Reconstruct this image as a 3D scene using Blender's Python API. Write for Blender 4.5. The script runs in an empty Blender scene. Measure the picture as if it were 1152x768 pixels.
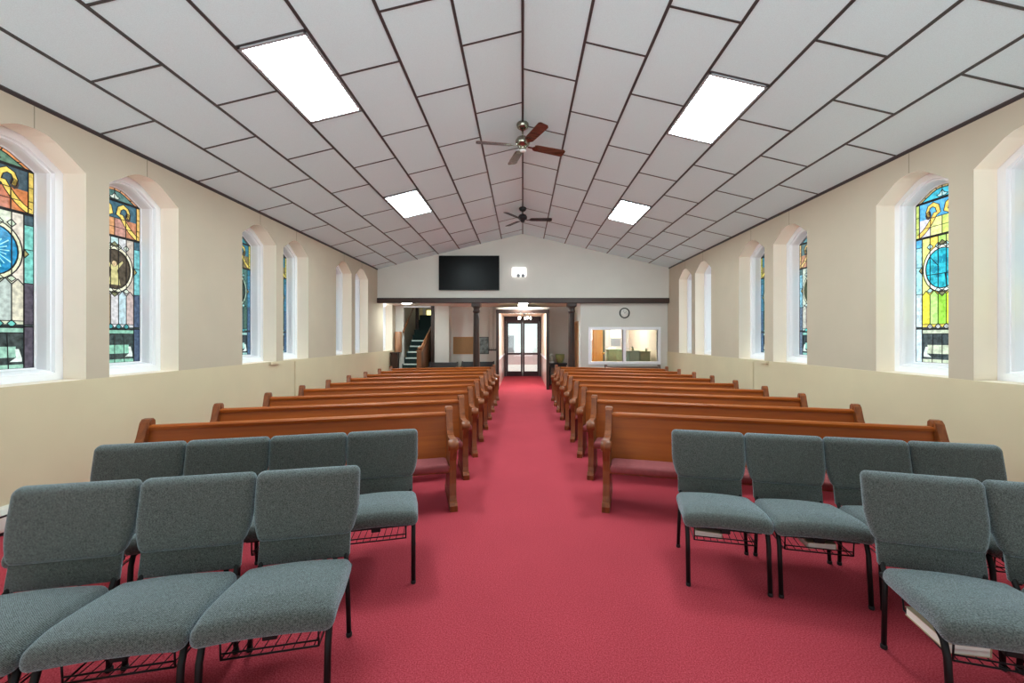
import bpy, bmesh, math, random
from mathutils import Vector, Matrix
random.seed(7)
sc = bpy.context.scene
COL = sc.collection
R = math.radians
CAM_Z = 1.53
F_PX = 470.0

# ------------------------------------------------------------------ colour / materials
def lin(c):
    return tuple(((v/12.92) if v <= .04045 else ((v+.055)/1.055)**2.4) for v in c)
def rgb(r, g, b):
    return lin((r/255, g/255, b/255))

class NT:
    def __init__(self, name):
        self.m = bpy.data.materials.new(name); self.m.use_nodes = True
        self.t = self.m.node_tree; self.n = self.t.nodes; self.l = self.t.links
        self.b = self.n['Principled BSDF']
    def node(self, kind, **kw):
        x = self.n.new(kind)
        for k, v in kw.items():
            if hasattr(x, k): setattr(x, k, v)
            else: x.inputs[k].default_value = v
        return x
    def link(self, a, b): self.l.new(a, b)

def set_base(nt, rough, metal, spec):
    nt.b.inputs['Roughness'].default_value = rough
    nt.b.inputs['Metallic'].default_value = metal
    nt.b.inputs['Specular IOR Level'].default_value = spec

def mat(name, col, rough=.6, metal=0, spec=.4, var=.0, scale=6.0, detail=3, bump=0, bscale=80, stretch=None, coat=0):
    """principled with object-space noise variation and an optional noise bump"""
    nt = NT(name); set_base(nt, rough, metal, spec)
    nt.b.inputs['Coat Weight'].default_value = coat
    co = nt.node('ShaderNodeTexCoord')
    src = co.outputs['Object']
    if stretch:
        mp = nt.node('ShaderNodeMapping'); mp.inputs['Scale'].default_value = stretch
        nt.link(src, mp.inputs['Vector']); src = mp.outputs['Vector']
    if var:
        nz = nt.node('ShaderNodeTexNoise'); nz.inputs['Scale'].default_value = scale; nz.inputs['Detail'].default_value = detail
        nt.link(src, nz.inputs['Vector'])
        rp = nt.node('ShaderNodeValToRGB')
        rp.color_ramp.elements[0].position = .3; rp.color_ramp.elements[1].position = .7
        rp.color_ramp.elements[0].color = (*[c*(1-var) for c in col], 1)
        rp.color_ramp.elements[1].color = (*[min(1, c*(1+var)) for c in col], 1)
        nt.link(nz.outputs['Fac'], rp.inputs['Fac']); nt.link(rp.outputs['Color'], nt.b.inputs['Base Color'])
    else:
        nt.b.inputs['Base Color'].default_value = (*col, 1)
    if bump:
        n2 = nt.node('ShaderNodeTexNoise'); n2.inputs['Scale'].default_value = bscale; n2.inputs['Detail'].default_value = 2
        nt.link(src, n2.inputs['Vector'])
        bp = nt.node('ShaderNodeBump'); bp.inputs['Strength'].default_value = bump; bp.inputs['Distance'].default_value = .01
        nt.link(n2.outputs['Fac'], bp.inputs['Height']); nt.link(bp.outputs['Normal'], nt.b.inputs['Normal'])
    return nt.m

def wood(name, c0, c1, rough=.35, coat=.25, axis='x', scale=1.0):
    nt = NT(name); set_base(nt, rough, 0, .4); nt.b.inputs['Coat Weight'].default_value = coat
    nt.b.inputs['Coat Roughness'].default_value = .25
    co = nt.node('ShaderNodeTexCoord'); mp = nt.node('ShaderNodeMapping')
    s = {'x': (.7, 14, 14), 'z': (14, 14, .7), 'y': (14, .7, 14)}[axis]
    mp.inputs['Scale'].default_value = [k*scale for k in s]
    nt.link(co.outputs['Object'], mp.inputs['Vector'])
    nz = nt.node('ShaderNodeTexNoise'); nz.inputs['Scale'].default_value = 1.6; nz.inputs['Detail'].default_value = 5; nz.inputs['Distortion'].default_value = .8
    nt.link(mp.outputs['Vector'], nz.inputs['Vector'])
    rp = nt.node('ShaderNodeValToRGB')
    rp.color_ramp.elements[0].position = .3; rp.color_ramp.elements[0].color = (*c0, 1)
    rp.color_ramp.elements[1].position = .72; rp.color_ramp.elements[1].color = (*c1, 1)
    nt.link(nz.outputs['Fac'], rp.inputs['Fac']); nt.link(rp.outputs['Color'], nt.b.inputs['Base Color'])
    return nt.m

def emis(name, col, strength, base=(.8, .8, .8)):
    nt = NT(name); set_base(nt, .4, 0, .3)
    nt.b.inputs['Base Color'].default_value = (*base, 1)
    nt.b.inputs['Emission Color'].default_value = (*col, 1); nt.b.inputs['Emission Strength'].default_value = strength
    return nt.m

GLASS_CACHE = {}
def stained(c, k=1.0, mottle=.3):
    """daylit stained glass: it glows with the daylight behind it, mottled like opalescent glass"""
    key = (c, k, mottle)
    if key in GLASS_CACHE: return GLASS_CACHE[key]
    nt = NT('stained_%d' % len(GLASS_CACHE)); set_base(nt, .18, 0, .4)
    col = rgb(*c)
    nt.b.inputs['Base Color'].default_value = (*[x*.15 for x in col], 1)
    co = nt.node('ShaderNodeTexCoord')
    nz = nt.node('ShaderNodeTexNoise'); nz.inputs['Scale'].default_value = 26; nz.inputs['Detail'].default_value = 4
    nt.link(co.outputs['Object'], nz.inputs['Vector'])
    rp = nt.node('ShaderNodeValToRGB')
    rp.color_ramp.elements[0].position = .32; rp.color_ramp.elements[1].position = .68
    rp.color_ramp.elements[0].color = (*[x*(1-mottle) for x in col], 1)
    rp.color_ramp.elements[1].color = (*[min(1, x*(1+mottle)+.02) for x in col], 1)
    nt.link(nz.outputs['Fac'], rp.inputs['Fac']); nt.link(rp.outputs['Color'], nt.b.inputs['Emission Color'])
    nt.b.inputs['Emission Strength'].default_value = k
    GLASS_CACHE[key] = nt.m
    return nt.m

def glass_clear(name):
    nt = NT(name)
    tr = nt.node('ShaderNodeBsdfTransparent'); tr.inputs['Color'].default_value = (.96, .98, .98, 1)
    gl = nt.node('ShaderNodeBsdfGlossy'); gl.inputs['Roughness'].default_value = .02
    mx = nt.node('ShaderNodeMixShader'); mx.inputs['Fac'].default_value = .06
    nt.link(tr.outputs[0], mx.inputs[1]); nt.link(gl.outputs[0], mx.inputs[2])
    nt.link(mx.outputs[0], nt.n['Material Output'].inputs['Surface'])
    return nt.m

def carpet_mat():
    nt = NT('red_carpet'); set_base(nt, .95, 0, .1)
    co = nt.node('ShaderNodeTexCoord')
    a = nt.node('ShaderNodeTexNoise'); a.inputs['Scale'].default_value = 150; a.inputs['Detail'].default_value = 4
    b = nt.node('ShaderNodeTexNoise'); b.inputs['Scale'].default_value = 1.3; b.inputs['Detail'].default_value = 4
    nt.link(co.outputs['Object'], a.inputs['Vector']); nt.link(co.outputs['Object'], b.inputs['Vector'])
    ra = nt.node('ShaderNodeValToRGB')
    ra.color_ramp.elements[0].position = .33; ra.color_ramp.elements[1].position = .67
    ra.color_ramp.elements[0].color = (*rgb(150, 44, 54), 1); ra.color_ramp.elements[1].color = (*rgb(196, 78, 90), 1)
    nt.link(a.outputs['Fac'], ra.inputs['Fac'])
    rb = nt.node('ShaderNodeValToRGB')
    rb.color_ramp.elements[0].color = (.84, .84, .84, 1); rb.color_ramp.elements[1].color = (1.08, 1.08, 1.08, 1)
    nt.link(b.outputs['Fac'], rb.inputs['Fac'])
    mx = nt.node('ShaderNodeMix', data_type='RGBA', blend_type='MULTIPLY'); mx.inputs[0].default_value = 1
    nt.link(ra.outputs['Color'], mx.inputs[6]); nt.link(rb.outputs['Color'], mx.inputs[7])
    nt.link(mx.outputs[2], nt.b.inputs['Base Color'])
    bp = nt.node('ShaderNodeBump'); bp.inputs['Strength'].default_value = .25; bp.inputs['Distance'].default_value = .006
    nt.link(a.outputs['Fac'], bp.inputs['Height']); nt.link(bp.outputs['Normal'], nt.b.inputs['Normal'])
    return nt.m

def fabric_mat(name, ca, cb):
    nt = NT(name); set_base(nt, .9, 0, .15)
    co = nt.node('ShaderNodeTexCoord')
    a = nt.node('ShaderNodeTexNoise'); a.inputs['Scale'].default_value = 210; a.inputs['Detail'].default_value = 2
    w = nt.node('ShaderNodeTexWave', wave_type='BANDS', bands_direction='DIAGONAL'); w.inputs['Scale'].default_value = 95; w.inputs['Distortion'].default_value = 3; w.inputs['Detail'].default_value = 2
    nt.link(co.outputs['Object'], a.inputs['Vector']); nt.link(co.outputs['Object'], w.inputs['Vector'])
    mm = nt.node('ShaderNodeMath', operation='MULTIPLY_ADD'); mm.inputs[1].default_value = .25
    nt.link(w.outputs['Fac'], mm.inputs[0]); nt.link(a.outputs['Fac'], mm.inputs[2])
    rp = nt.node('ShaderNodeValToRGB')
    rp.color_ramp.elements[0].position = .38; rp.color_ramp.elements[1].position = .85
    rp.color_ramp.elements[0].color = (*ca, 1); rp.color_ramp.elements[1].color = (*cb, 1)
    nt.link(mm.outputs[0], rp.inputs['Fac']); nt.link(rp.outputs['Color'], nt.b.inputs['Base Color'])
    sh = nt.node('ShaderNodeMapRange'); sh.inputs[1].default_value = .35; sh.inputs[2].default_value = .9; sh.inputs[3].default_value = .2; sh.inputs[4].default_value = 1.0
    nt.link(mm.outputs[0], sh.inputs[0]); nt.link(sh.outputs[0], nt.b.inputs['Sheen Weight'])     # the raised threads catch the light
    nt.b.inputs['Sheen Roughness'].default_value = .58; nt.b.inputs['Sheen Tint'].default_value = (.72, .9, 1, 1)
    bp = nt.node('ShaderNodeBump'); bp.inputs['Strength'].default_value = .5; bp.inputs['Distance'].default_value = .003
    nt.link(mm.outputs[0], bp.inputs['Height']); nt.link(bp.outputs['Normal'], nt.b.inputs['Normal'])
    return nt.m

M = dict(
    carpet=carpet_mat(),
    wall=mat('beige_wall_paint', rgb(196, 182, 161), .85, var=.025, scale=2.5, bump=.03, bscale=60),
    wall_low=mat('tan_wall_paint', rgb(214, 199, 166), .85, var=.03, scale=1.8, bump=.03, bscale=60),
    wall_gable=mat('pale_wall_paint', rgb(212, 208, 200), .85, var=.02, scale=2),
    reveal=mat('cream_reveal', rgb(247, 234, 216), .8, var=.015, scale=3),  # lighter cream than the side walls
    white=mat('white_gloss_paint', rgb(246, 246, 250), .5, spec=.4),
    tile=mat('ceiling_tile', rgb(220, 239, 243), .95, spec=.1, var=.05, scale=170, detail=2, bump=.25, bscale=220),
    grid=mat('dark_ceiling_grid', rgb(62, 60, 60), .4, spec=.5),
    dark_wood=wood('dark_brown_wood', rgb(36, 22, 16), rgb(62, 38, 28), .45, .1, 'z'),
    dark_beam=wood('dark_brown_beam', rgb(46, 32, 28), rgb(70, 48, 40), .45, .1, 'x'),
    pew=wood('honey_pew_wood', rgb(146, 66, 2), rgb(174, 88, 8), .5, .03, 'x', .7),
    pew_end=wood('red_brown_pew_end_wood', rgb(104, 48, 20), rgb(148, 80, 34), .42, .15, 'z'),
    pew_grey=wood('grey_brown_bench_wood', rgb(96, 78, 70), rgb(140, 118, 108), .4, .2, 'x'),  # grey-brown tone of the short pew
    pew_dark=wood('near_black_bench_wood', rgb(40, 38, 40), rgb(60, 56, 56), .4, .2, 'x'),
    mauve=mat('mauve_pew_cushion', rgb(140, 70, 72), .8, var=.08, scale=30, spec=.3),
    fabric=fabric_mat('grey_green_weave', rgb(42, 43, 38), rgb(92, 93, 86)),
    frame=mat('black_powder_coat', rgb(14, 13, 14), .5, spec=.3),
    wire=mat('black_wire', rgb(30, 26, 28), .4, metal=.5),
    page=mat('book_pages', rgb(240, 238, 230), .8, var=.04, scale=90, stretch=(1, 1, 12)),
    cover=mat('book_cover_maroon', rgb(110, 34, 40), .5),
    cover2=mat('book_cover_tan', rgb(196, 180, 150), .6),
    lead=mat('lead_came', rgb(34, 32, 34), .5, metal=.3),
    chrome=mat('antique_nickel', rgb(150, 146, 132), .2, metal=1),
    blade=wood('walnut_fan_blade', rgb(70, 40, 32), rgb(102, 62, 50), .22, .5, 'x'),
    black=mat('black_satin_metal', rgb(26, 26, 28), .45),
    screen=mat('black_tv_glass', rgb(7, 7, 8), .3, spec=.12),
    bezel=mat('tv_bezel', rgb(20, 20, 22), .4),
    cork=mat('cork', rgb(160, 124, 86), .9, var=.12, scale=60),
    clockface=mat('clock_face', rgb(236, 234, 228), .5),
    door_orange=wood('oak_door_veneer', rgb(176, 112, 52), rgb(206, 148, 84), .4, .2, 'z'),
    door_amber=wood('amber_door_veneer', rgb(232, 146, 24), rgb(250, 186, 66), .4, .2, 'z'),
    door_frame=mat('dark_bronze_frame', rgb(58, 42, 46), .4, metal=.3),
    clear=glass_clear('clear_glass'),
    teal=mat('dark_teal_carpet', rgb(30, 48, 46), .9, var=.2, scale=60),
    nosing=mat('pale_nosing', rgb(212, 226, 220), .5),
    stair_wood=wood('stair_wood', rgb(96, 58, 32), rgb(150, 98, 56), .35, .3, 'z'),
    brass=mat('brass', rgb(214, 176, 96), .25, metal=1),
    olive=mat('olive_green_paint', rgb(104, 112, 74), .6, var=.1, scale=8),
    sage=mat('sage_green_paint', rgb(150, 170, 128), .6, var=.1, scale=8),
    greygreen=mat('grey_green_paint', rgb(110, 128, 112), .6),
    leaf=mat('plant_leaf', rgb(48, 78, 48), .6, var=.2, scale=40),
    lime=mat('lime_ceramic', rgb(168, 178, 116), .4, var=.15, scale=24),
    porcelain=mat('porcelain', rgb(240, 240, 236), .25),
    heater=mat('heater_enamel', rgb(226, 222, 212), .45),
    grey=mat('grey_panel', rgb(150, 152, 156), .6),
    pave=mat('pale_concrete', rgb(206, 196, 190), .9, var=.08, scale=3),
    ext=mat('pale_exterior_wall', rgb(226, 238, 238), .8, var=.03, scale=1),
    carpet_tint_wall=mat('carpet_tinted_wainscot', rgb(222, 198, 190), .25, spec=.5),  # the red carpet's reflection is put into this pink colour
    tube_light=emis('fluorescent_diffuser', (.82, 1, 1.03), 38.0),
    bulb=emis('lit_bulb', (1, .95, .85), 14.0),
    dome=emis('lit_dome', (.86, 1, .98), 100.0),
    signlit=emis('lit_sign_face', (1, .97, .94), 1.6),
    emglow=emis('glowing_white_case', (1, 1, 1), 1.3),  # white case that emits; the lamp heads do not
    redtext=mat('sign_letter_red', rgb(196, 110, 100), .5),
    pic=mat('grey_photo_print', rgb(120, 130, 128), .5, var=.7, scale=9, detail=4),
    picframe=mat('picture_frame', rgb(70, 68, 66), .5),
    winlit=emis('daylit_window', (1, 1, .98), 1.8),
    winyellow=emis('sunlit_stair_window', rgb(255, 246, 150), 1.4),
    papers=mat('paper_pile', rgb(226, 232, 220), .8, var=.15, scale=30),
)

# ------------------------------------------------------------------ mesh builder
class MB:
    def __init__(self): self.v = []; self.f = []; self.mi = []; self.sm = []; self.mats = []
    def _m(self, m):
        if m not in self.mats: self.mats.append(m)
        return self.mats.index(m)
    def add(self, vs, fs, m=None, smooth=False, X=None):
        b = len(self.v)
        for p in vs:
            p = Vector(p)
            self.v.append(X @ p if X is not None else p)
        k = self._m(m)
        for f in fs:
            self.f.append([b+i for i in f]); self.mi.append(k); self.sm.append(smooth)
    def box(self, c, s, m=None, X=None, bev=0):
        cx, cy, cz = c; a, b, d = s[0]/2, s[1]/2, s[2]/2
        if bev <= 0:
            vs = [(cx+i*a, cy+j*b, cz+k*d) for k in (-1, 1) for j in (-1, 1) for i in (-1, 1)]
            fs = [(0, 2, 3, 1), (4, 5, 7, 6), (0, 1, 5, 4), (2, 6, 7, 3), (0, 4, 6, 2), (1, 3, 7, 5)]
            self.add(vs, fs, m, X=X); return
        bm = bmesh.new(); bmesh.ops.create_cube(bm, size=1)
        for v in bm.verts: v.co = Vector((v.co.x*s[0]+cx, v.co.y*s[1]+cy, v.co.z*s[2]+cz))
        bmesh.ops.bevel(bm, geom=bm.edges[:], offset=min(bev, .49*min(s)), segments=2, affect='EDGES', profile=.5)
        bm.verts.index_update()
        self.add([v.co.copy() for v in bm.verts], [[v.index for v in f.verts] for f in bm.faces], m, X=X)
        bm.free()
    def b2(self, x0, x1, y0, y1, z0, z1, m=None, bev=0, X=None):
        self.box(((x0+x1)/2, (y0+y1)/2, (z0+z1)/2), (abs(x1-x0), abs(y1-y0), abs(z1-z0)), m, X, bev)
    def prism(self, pts, axis, a, b, m=None, smooth=False, X=None):
        """extrude a 2-D outline along axis from a to b; outline coords fill the other two axes in order"""
        def p3(p, t):
            return {'x': (t, p[0], p[1]), 'y': (p[0], t, p[1]), 'z': (p[0], p[1], t)}[axis]
        n = len(pts)
        vs = [p3(p, a) for p in pts]+[p3(p, b) for p in pts]
        self.add(vs, [list(range(n))[::-1], list(range(n, 2*n))], m, X=X)
        self.add(vs, [(i, (i+1) % n, n+(i+1) % n, n+i) for i in range(n)], m, smooth, X)
    def tube(self, path, r, m=None, seg=8, caps=True, X=None, closed=False, sq=None):
        path = [Vector(p) for p in path]; n = len(path)
        rs = r if isinstance(r, (list, tuple)) else [r]*n
        vs = []; ref = None
        for i, p in enumerate(path):
            a = path[i-1] if i > 0 else (path[-1] if closed else p)
            c = path[i+1] if i < n-1 else (path[0] if closed else p)
            t = (c-a).normalized()
            if ref is None:
                ref = Vector((0, 0, 1)) if abs(t.z) < .9 else Vector((1, 0, 0))
            s = t.cross(ref)
            if s.length < 1e-5: s = t.cross(Vector((1, 0, 0)))
            s.normalize(); u = s.cross(t).normalized(); ref = u
            for k in range(seg):
                an = 2*math.pi*k/seg
                vs.append(p+(s*math.cos(an)+u*math.sin(an))*rs[i])
        fs = []
        for i in range(n if closed else n-1):
            j = (i+1) % n
            for k in range(seg):
                fs.append((i*seg+k, i*seg+(k+1) % seg, j*seg+(k+1) % seg, j*seg+k))
        self.add(vs, fs, m, True, X)
        if caps and not closed:
            self.add(vs[:seg], [list(range(seg))[::-1]], m, X=X); self.add(vs[-seg:], [list(range(seg))], m, X=X)
    def lathe(self, prof, m=None, seg=24, c=(0, 0, 0), X=None, smooth=True, caps=True):
        vs = []; n = len(prof)
        for r, z in prof:
            for k in range(seg):
                a = 2*math.pi*k/seg
                vs.append((c[0]+r*math.cos(a), c[1]+r*math.sin(a), c[2]+z))
        fs = [(i*seg+k, i*seg+(k+1) % seg, (i+1)*seg+(k+1) % seg, (i+1)*seg+k) for i in range(n-1) for k in range(seg)]
        self.add(vs, fs, m, smooth, X)
        if caps: self.add(vs[:seg], [list(range(seg))[::-1]], m, X=X); self.add(vs[-seg:], [list(range(seg))], m, X=X)
    def pillow(self, outline, rings, fn, m=None):
        """loft insets of an outline (2-D); rings = (inset, depth); fn(a, b, t) -> 3-D"""
        xs = [p[0] for p in outline]; ys = [p[1] for p in outline]
        cx, cy = (min(xs)+max(xs))/2, (min(ys)+max(ys))/2; hx, hy = (max(xs)-min(xs))/2, (max(ys)-min(ys))/2
        n = len(outline); vs = []
        for ins, t in rings:
            for p in outline:
                vs.append(fn(cx+(p[0]-cx)*max(0, 1-ins/hx), cy+(p[1]-cy)*max(0, 1-ins/hy), t))
        fs = [(i*n+k, i*n+(k+1) % n, (i+1)*n+(k+1) % n, (i+1)*n+k) for i in range(len(rings)-1) for k in range(n)]
        self.add(vs, fs, m, True)
        b = (len(rings)-1)*n
        self.add(vs[:n], [list(range(n))[::-1]], m); self.add(vs[b:b+n], [list(range(n))], m, True)
    def rbox(self, h, r, fn, n=(12, 3, 10), m=None):
        """rounded box of half sizes h and edge radius r as a fine grid, each point passed through fn"""
        def ax(hh, k):
            e = [hh-r*(1-math.sin(math.pi/2*i/4)) for i in range(1, 5)]
            e = [hh-r+r*math.tan(math.pi/4*i/4) for i in range(5)]
            mid = [-(hh-r)+2*(hh-r)*i/k for i in range(1, k)] if hh > r+1e-6 else []
            return [-x for x in e[::-1]]+mid+e
        A = [ax(h[0], n[0]), ax(h[1], n[1]), ax(h[2], n[2])]
        for a in range(3):
            u, v = (a+1) % 3, (a+2) % 3
            for sg in (-1, 1):
                vs = []; nu, nv = len(A[u]), len(A[v])
                for i in A[u]:
                    for j in A[v]:
                        p = Vector((0, 0, 0)); p[a] = sg*h[a]; p[u] = i; p[v] = j
                        q = Vector([max(-(h[k]-r), min(h[k]-r, p[k])) for k in range(3)]); d = p-q
                        if d.length > 1e-9: p = q+d.normalized()*r
                        vs.append(fn(*p))
                fs = [(i*nv+j, i*nv+j+1, (i+1)*nv+j+1, (i+1)*nv+j) for i in range(nu-1) for j in range(nv-1)]
                self.add(vs, fs, m, True)
    def build(self, name, m=None, parent=None, loc=None):
        me = bpy.data.meshes.new(name)
        me.from_pydata([tuple(v) for v in self.v], [], self.f)
        mats = [m if x is None else x for x in self.mats]
        for x in mats: me.materials.append(x)
        me.polygons.foreach_set('material_index', self.mi)
        me.polygons.foreach_set('use_smooth', self.sm)
        bm = bmesh.new(); bm.from_mesh(me)
        bmesh.ops.remove_doubles(bm, verts=bm.verts, dist=1e-5)
        bmesh.ops.recalc_face_normals(bm, faces=bm.faces)
        bm.to_mesh(me); bm.free()
        o = bpy.data.objects.new(name, me); COL.objects.link(o)
        if loc: o.location = loc
        if parent: o.parent = parent
        return o

def tag(o, label=None, cat=None, group=None, kind=None):
    if label: o['label'] = label
    if cat: o['category'] = cat
    if group: o['group'] = group
    if kind: o['kind'] = kind
    return o
def empty(name, loc=(0, 0, 0), rz=0):
    o = bpy.data.objects.new(name, None); o.empty_display_size = .1; COL.objects.link(o)
    o.location = loc; o.rotation_euler = (0, 0, rz); return o
def dup(root, loc, rz, label):
    r = root.copy(); COL.objects.link(r); r.location = loc; r.rotation_euler = (0, 0, rz); r['label'] = label
    for ch in list(root.children):
        c = ch.copy(); COL.objects.link(c); c.parent = r
        for g in list(ch.children):
            d = g.copy(); COL.objects.link(d); d.parent = c
    return r
def struct(o): o['kind'] = 'structure'; return o
def rrect(x0, x1, y0, y1, r, n=5, top_scale=None):
    pts = []
    for (cx, cy, a0) in ((x1-r, y1-r, 0), (x0+r, y1-r, 90), (x0+r, y0+r, 180), (x1-r, y0+r, 270)):
        for k in range(n+1):
            a = R(a0+90*k/n); pts.append((cx+r*math.cos(a), cy+r*math.sin(a)))
    return pts

# ------------------------------------------------------------------ room dimensions
XL, XR = -4.094, 4.124
Y0, YB = -1.6, 11.77           # open front behind the camera, gable wall
RIDGE = CAM_Z+2.937
EL, ER = CAM_Z+1.94, CAM_Z+1.975
SILL = CAM_Z-.388
SHO, APX = CAM_Z+1.54, CAM_Z+1.755
YV = 12.4                      # office front wall and vestibule casing
YBACK = 13.9                   # back wall of the narthex
YST = 13.45                    # stair wall
YDOOR = 16.7
CZ2 = 2.56                     # narthex ceiling
def ceil_z(x): return RIDGE+(EL-RIDGE)*(x/XL) if x < 0 else RIDGE+(ER-RIDGE)*(x/XR)

FALL = .004                    # the ceiling falls very slightly towards the gable wall
def fall(y): return FALL*(YB-y)
def tilt_ceiling(b):
    for v in b.v: v.z += fall(v.y)
    return b
# floor
b = MB(); b.b2(XL-.5, XR+.5, Y0, YDOOR+.1, -.12, 0); struct(b.build('floor', M['carpet']))

# ceiling + grid
def cpt(x, dz): return ceil_z(x)+dz
xs = [XL-.5, 0, XR+.5]
b = MB(); prof = [(x, cpt(x, 0)) for x in xs]+[(x, cpt(x, .15)) for x in xs[::-1]]
b.prism(prof, 'y', Y0, YB+.2)
tilt_ceiling(b); struct(b.build('ceiling', M['tile']))
TW = .5922; TL = 1.2115; GW = .0125
OFF = {('L', 0): .4065, ('L', 1): 1.012, ('R', 0): .966, ('R', 1): .36}
b = MB()
for k in range(-6, 7):
    x = k*TW
    lo = [(x-GW, cpt(x-GW, -.006)), (x+GW, cpt(x+GW, -.006)), (x+GW, cpt(x+GW, .004)), (x-GW, cpt(x-GW, .004))]
    if k == 0: lo = [(-GW, RIDGE-.012), (GW, RIDGE-.012), (GW, RIDGE+.004), (-GW, RIDGE+.004)]
    b.prism(lo, 'y', Y0, YB)
for side, sg, xe in (('L', -1, XL), ('R', 1, XR)):
    for c in range(7):
        xa = sg*c*TW; xb = sg*(c+1)*TW if c < 6 else xe
        y = OFF[(side, c % 2)]-2*TL
        while y < YB:
            if y > Y0:
                b.add([(xa, y-GW*.8, cpt(xa, -.005)), (xb, y-GW*.8, cpt(xb, -.005)), (xb, y+GW*.8, cpt(xb, -.005)), (xa, y+GW*.8, cpt(xa, -.005)),
                       (xa, y-GW*.8, cpt(xa, .004)), (xb, y-GW*.8, cpt(xb, .004)), (xb, y+GW*.8, cpt(xb, .004)), (xa, y+GW*.8, cpt(xa, .004))],
                      [(3, 2, 1, 0), (4, 5, 6, 7), (0, 1, 5, 4), (1, 2, 6, 5), (2, 3, 7, 6), (3, 0, 4, 7)])
            y += TL
    xo = xe-sg*.018
    b.prism([(xe, cpt(xe, -.03)), (xo, cpt(xo, -.012)), (xo, cpt(xo, .002)), (xe, cpt(xe, .002))], 'y', Y0, YB)
tilt_ceiling(b); struct(b.build('trim_1', M['grid']))

# ------------------------------------------------------------------ side walls with pointed window openings
WL = [(3.085, 3.919), (4.138, 4.972), (6.099, 6.943), (7.143, 7.985), (9.164, 9.997), (10.21, 11.06), (12.25, 13.12)]
WR = [(2.99, 3.82), (4.046, 4.875), (6.056, 6.877), (7.125, 7.97), (9.14, 9.99), (10.2, 11.02)]
def arch(y0, y1, sill=SILL, inset=0.0, n=5):
    """outline (y, z) of the pointed opening, counter-clockwise from the lower left; inset shrinks it"""
    c = (y0+y1)/2; h = (y1-y0)/2-inset; zs = SHO-inset*.35; za = APX-inset*1.0; zb = sill+inset
    k = h/.417
    pr = [(h, zs), (.29*k, zs+(za-zs)*.42), (.17*k, zs+(za-zs)*.8), (.10*k, zs+(za-zs)*.94), (.04*k, zs+(za-zs)*.985), (0, za)]
    right = [(c+p, z) for p, z in pr]; left = [(c-p, z) for p, z in pr[-2::-1]]
    return [(c-h, zb), (c+h, zb)]+right+left

WT = .42
def side_wall(name, X, wins, sg, ztop, yend):
    """X inner face; sg=-1 left, +1 right: wall thickness runs outwards"""
    b = MB(); w = M['wall']; XO = X+sg*WT
    def quad(ya, yb, za0, zb0, za1, zb1):
        b.add([(X, ya, za0), (X, yb, zb0), (X, yb, zb1), (X, ya, za1)], [(0, 1, 2, 3)], w)
    y = Y0
    for (a, c) in wins:
        quad(y, a, SILL, SILL, ztop, ztop)
        o = arch(a, c)
        top = o[2:]               # right shoulder ... apex ... left shoulder
        for p, q in zip(top[:-1], top[1:]):
            quad(q[0], p[0], q[1], p[1], ztop, ztop)
        # reveal
        n = len(o)
        vs = [(X, p[0], p[1]) for p in o]+[(XO, p[0], p[1]) for p in o]
        b.add(vs, [(i, (i+1) % n, n+(i+1) % n, n+i) for i in range(n)], M['reveal'])
        y = c
    quad(y, yend, SILL, SILL, ztop, ztop)
    # dado below the sills: slightly proud
    Xp = X-sg*.012
    b.add([(Xp, Y0, 0), (Xp, yend, 0), (Xp, yend, SILL), (Xp, Y0, SILL), (X, Y0, SILL), (X, yend, SILL)], [(0, 1, 2, 3), (3, 2, 5, 4)], M['wall_low'])
    # outer skin
    b.add([(XO, Y0, 0), (XO, yend, 0), (XO, yend, ztop), (XO, Y0, ztop), (X, Y0, ztop), (X, yend, ztop), (X, yend, 0), (X, Y0, 0)],
          [(0, 1, 2, 3), (0, 3, 4, 7), (1, 6, 5, 2)], w)
    struct(b.build(name, w))
side_wall('wall_left', XL, WL, -1, EL+.12, 17.2)
side_wall('wall_right', XR, WR, 1, ER+.12, 17.2)

# joints in the wall boards above each window, boxed pilasters under the sills
b = MB()
for (a, c) in WL[:6]: b.b2(XL, XL+.002, (a+c)/2-.003, (a+c)/2+.003, APX, EL+.02)
for (a, c) in WR: b.b2(XR-.002, XR, (a+c)/2-.003, (a+c)/2+.003, APX, ER+.02)
struct(b.build('trim_2', mat('board_joint', rgb(150, 140, 122), .9)))
b = MB(); b.b2(XL+.012, XL+.035, 7.47, 7.66, 0, SILL-.03); b.b2(XR-.035, XR-.012, 7.43, 7.62, 0, SILL-.03)
b.b2(XL+.0, XL+.05, 6.72, 7.0, SILL-.045, SILL-.002); b.b2(XR-.05, XR, 6.98, 7.2, SILL-.045, SILL-.002)
struct(b.build('trim_3', M['wall_low']))

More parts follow.
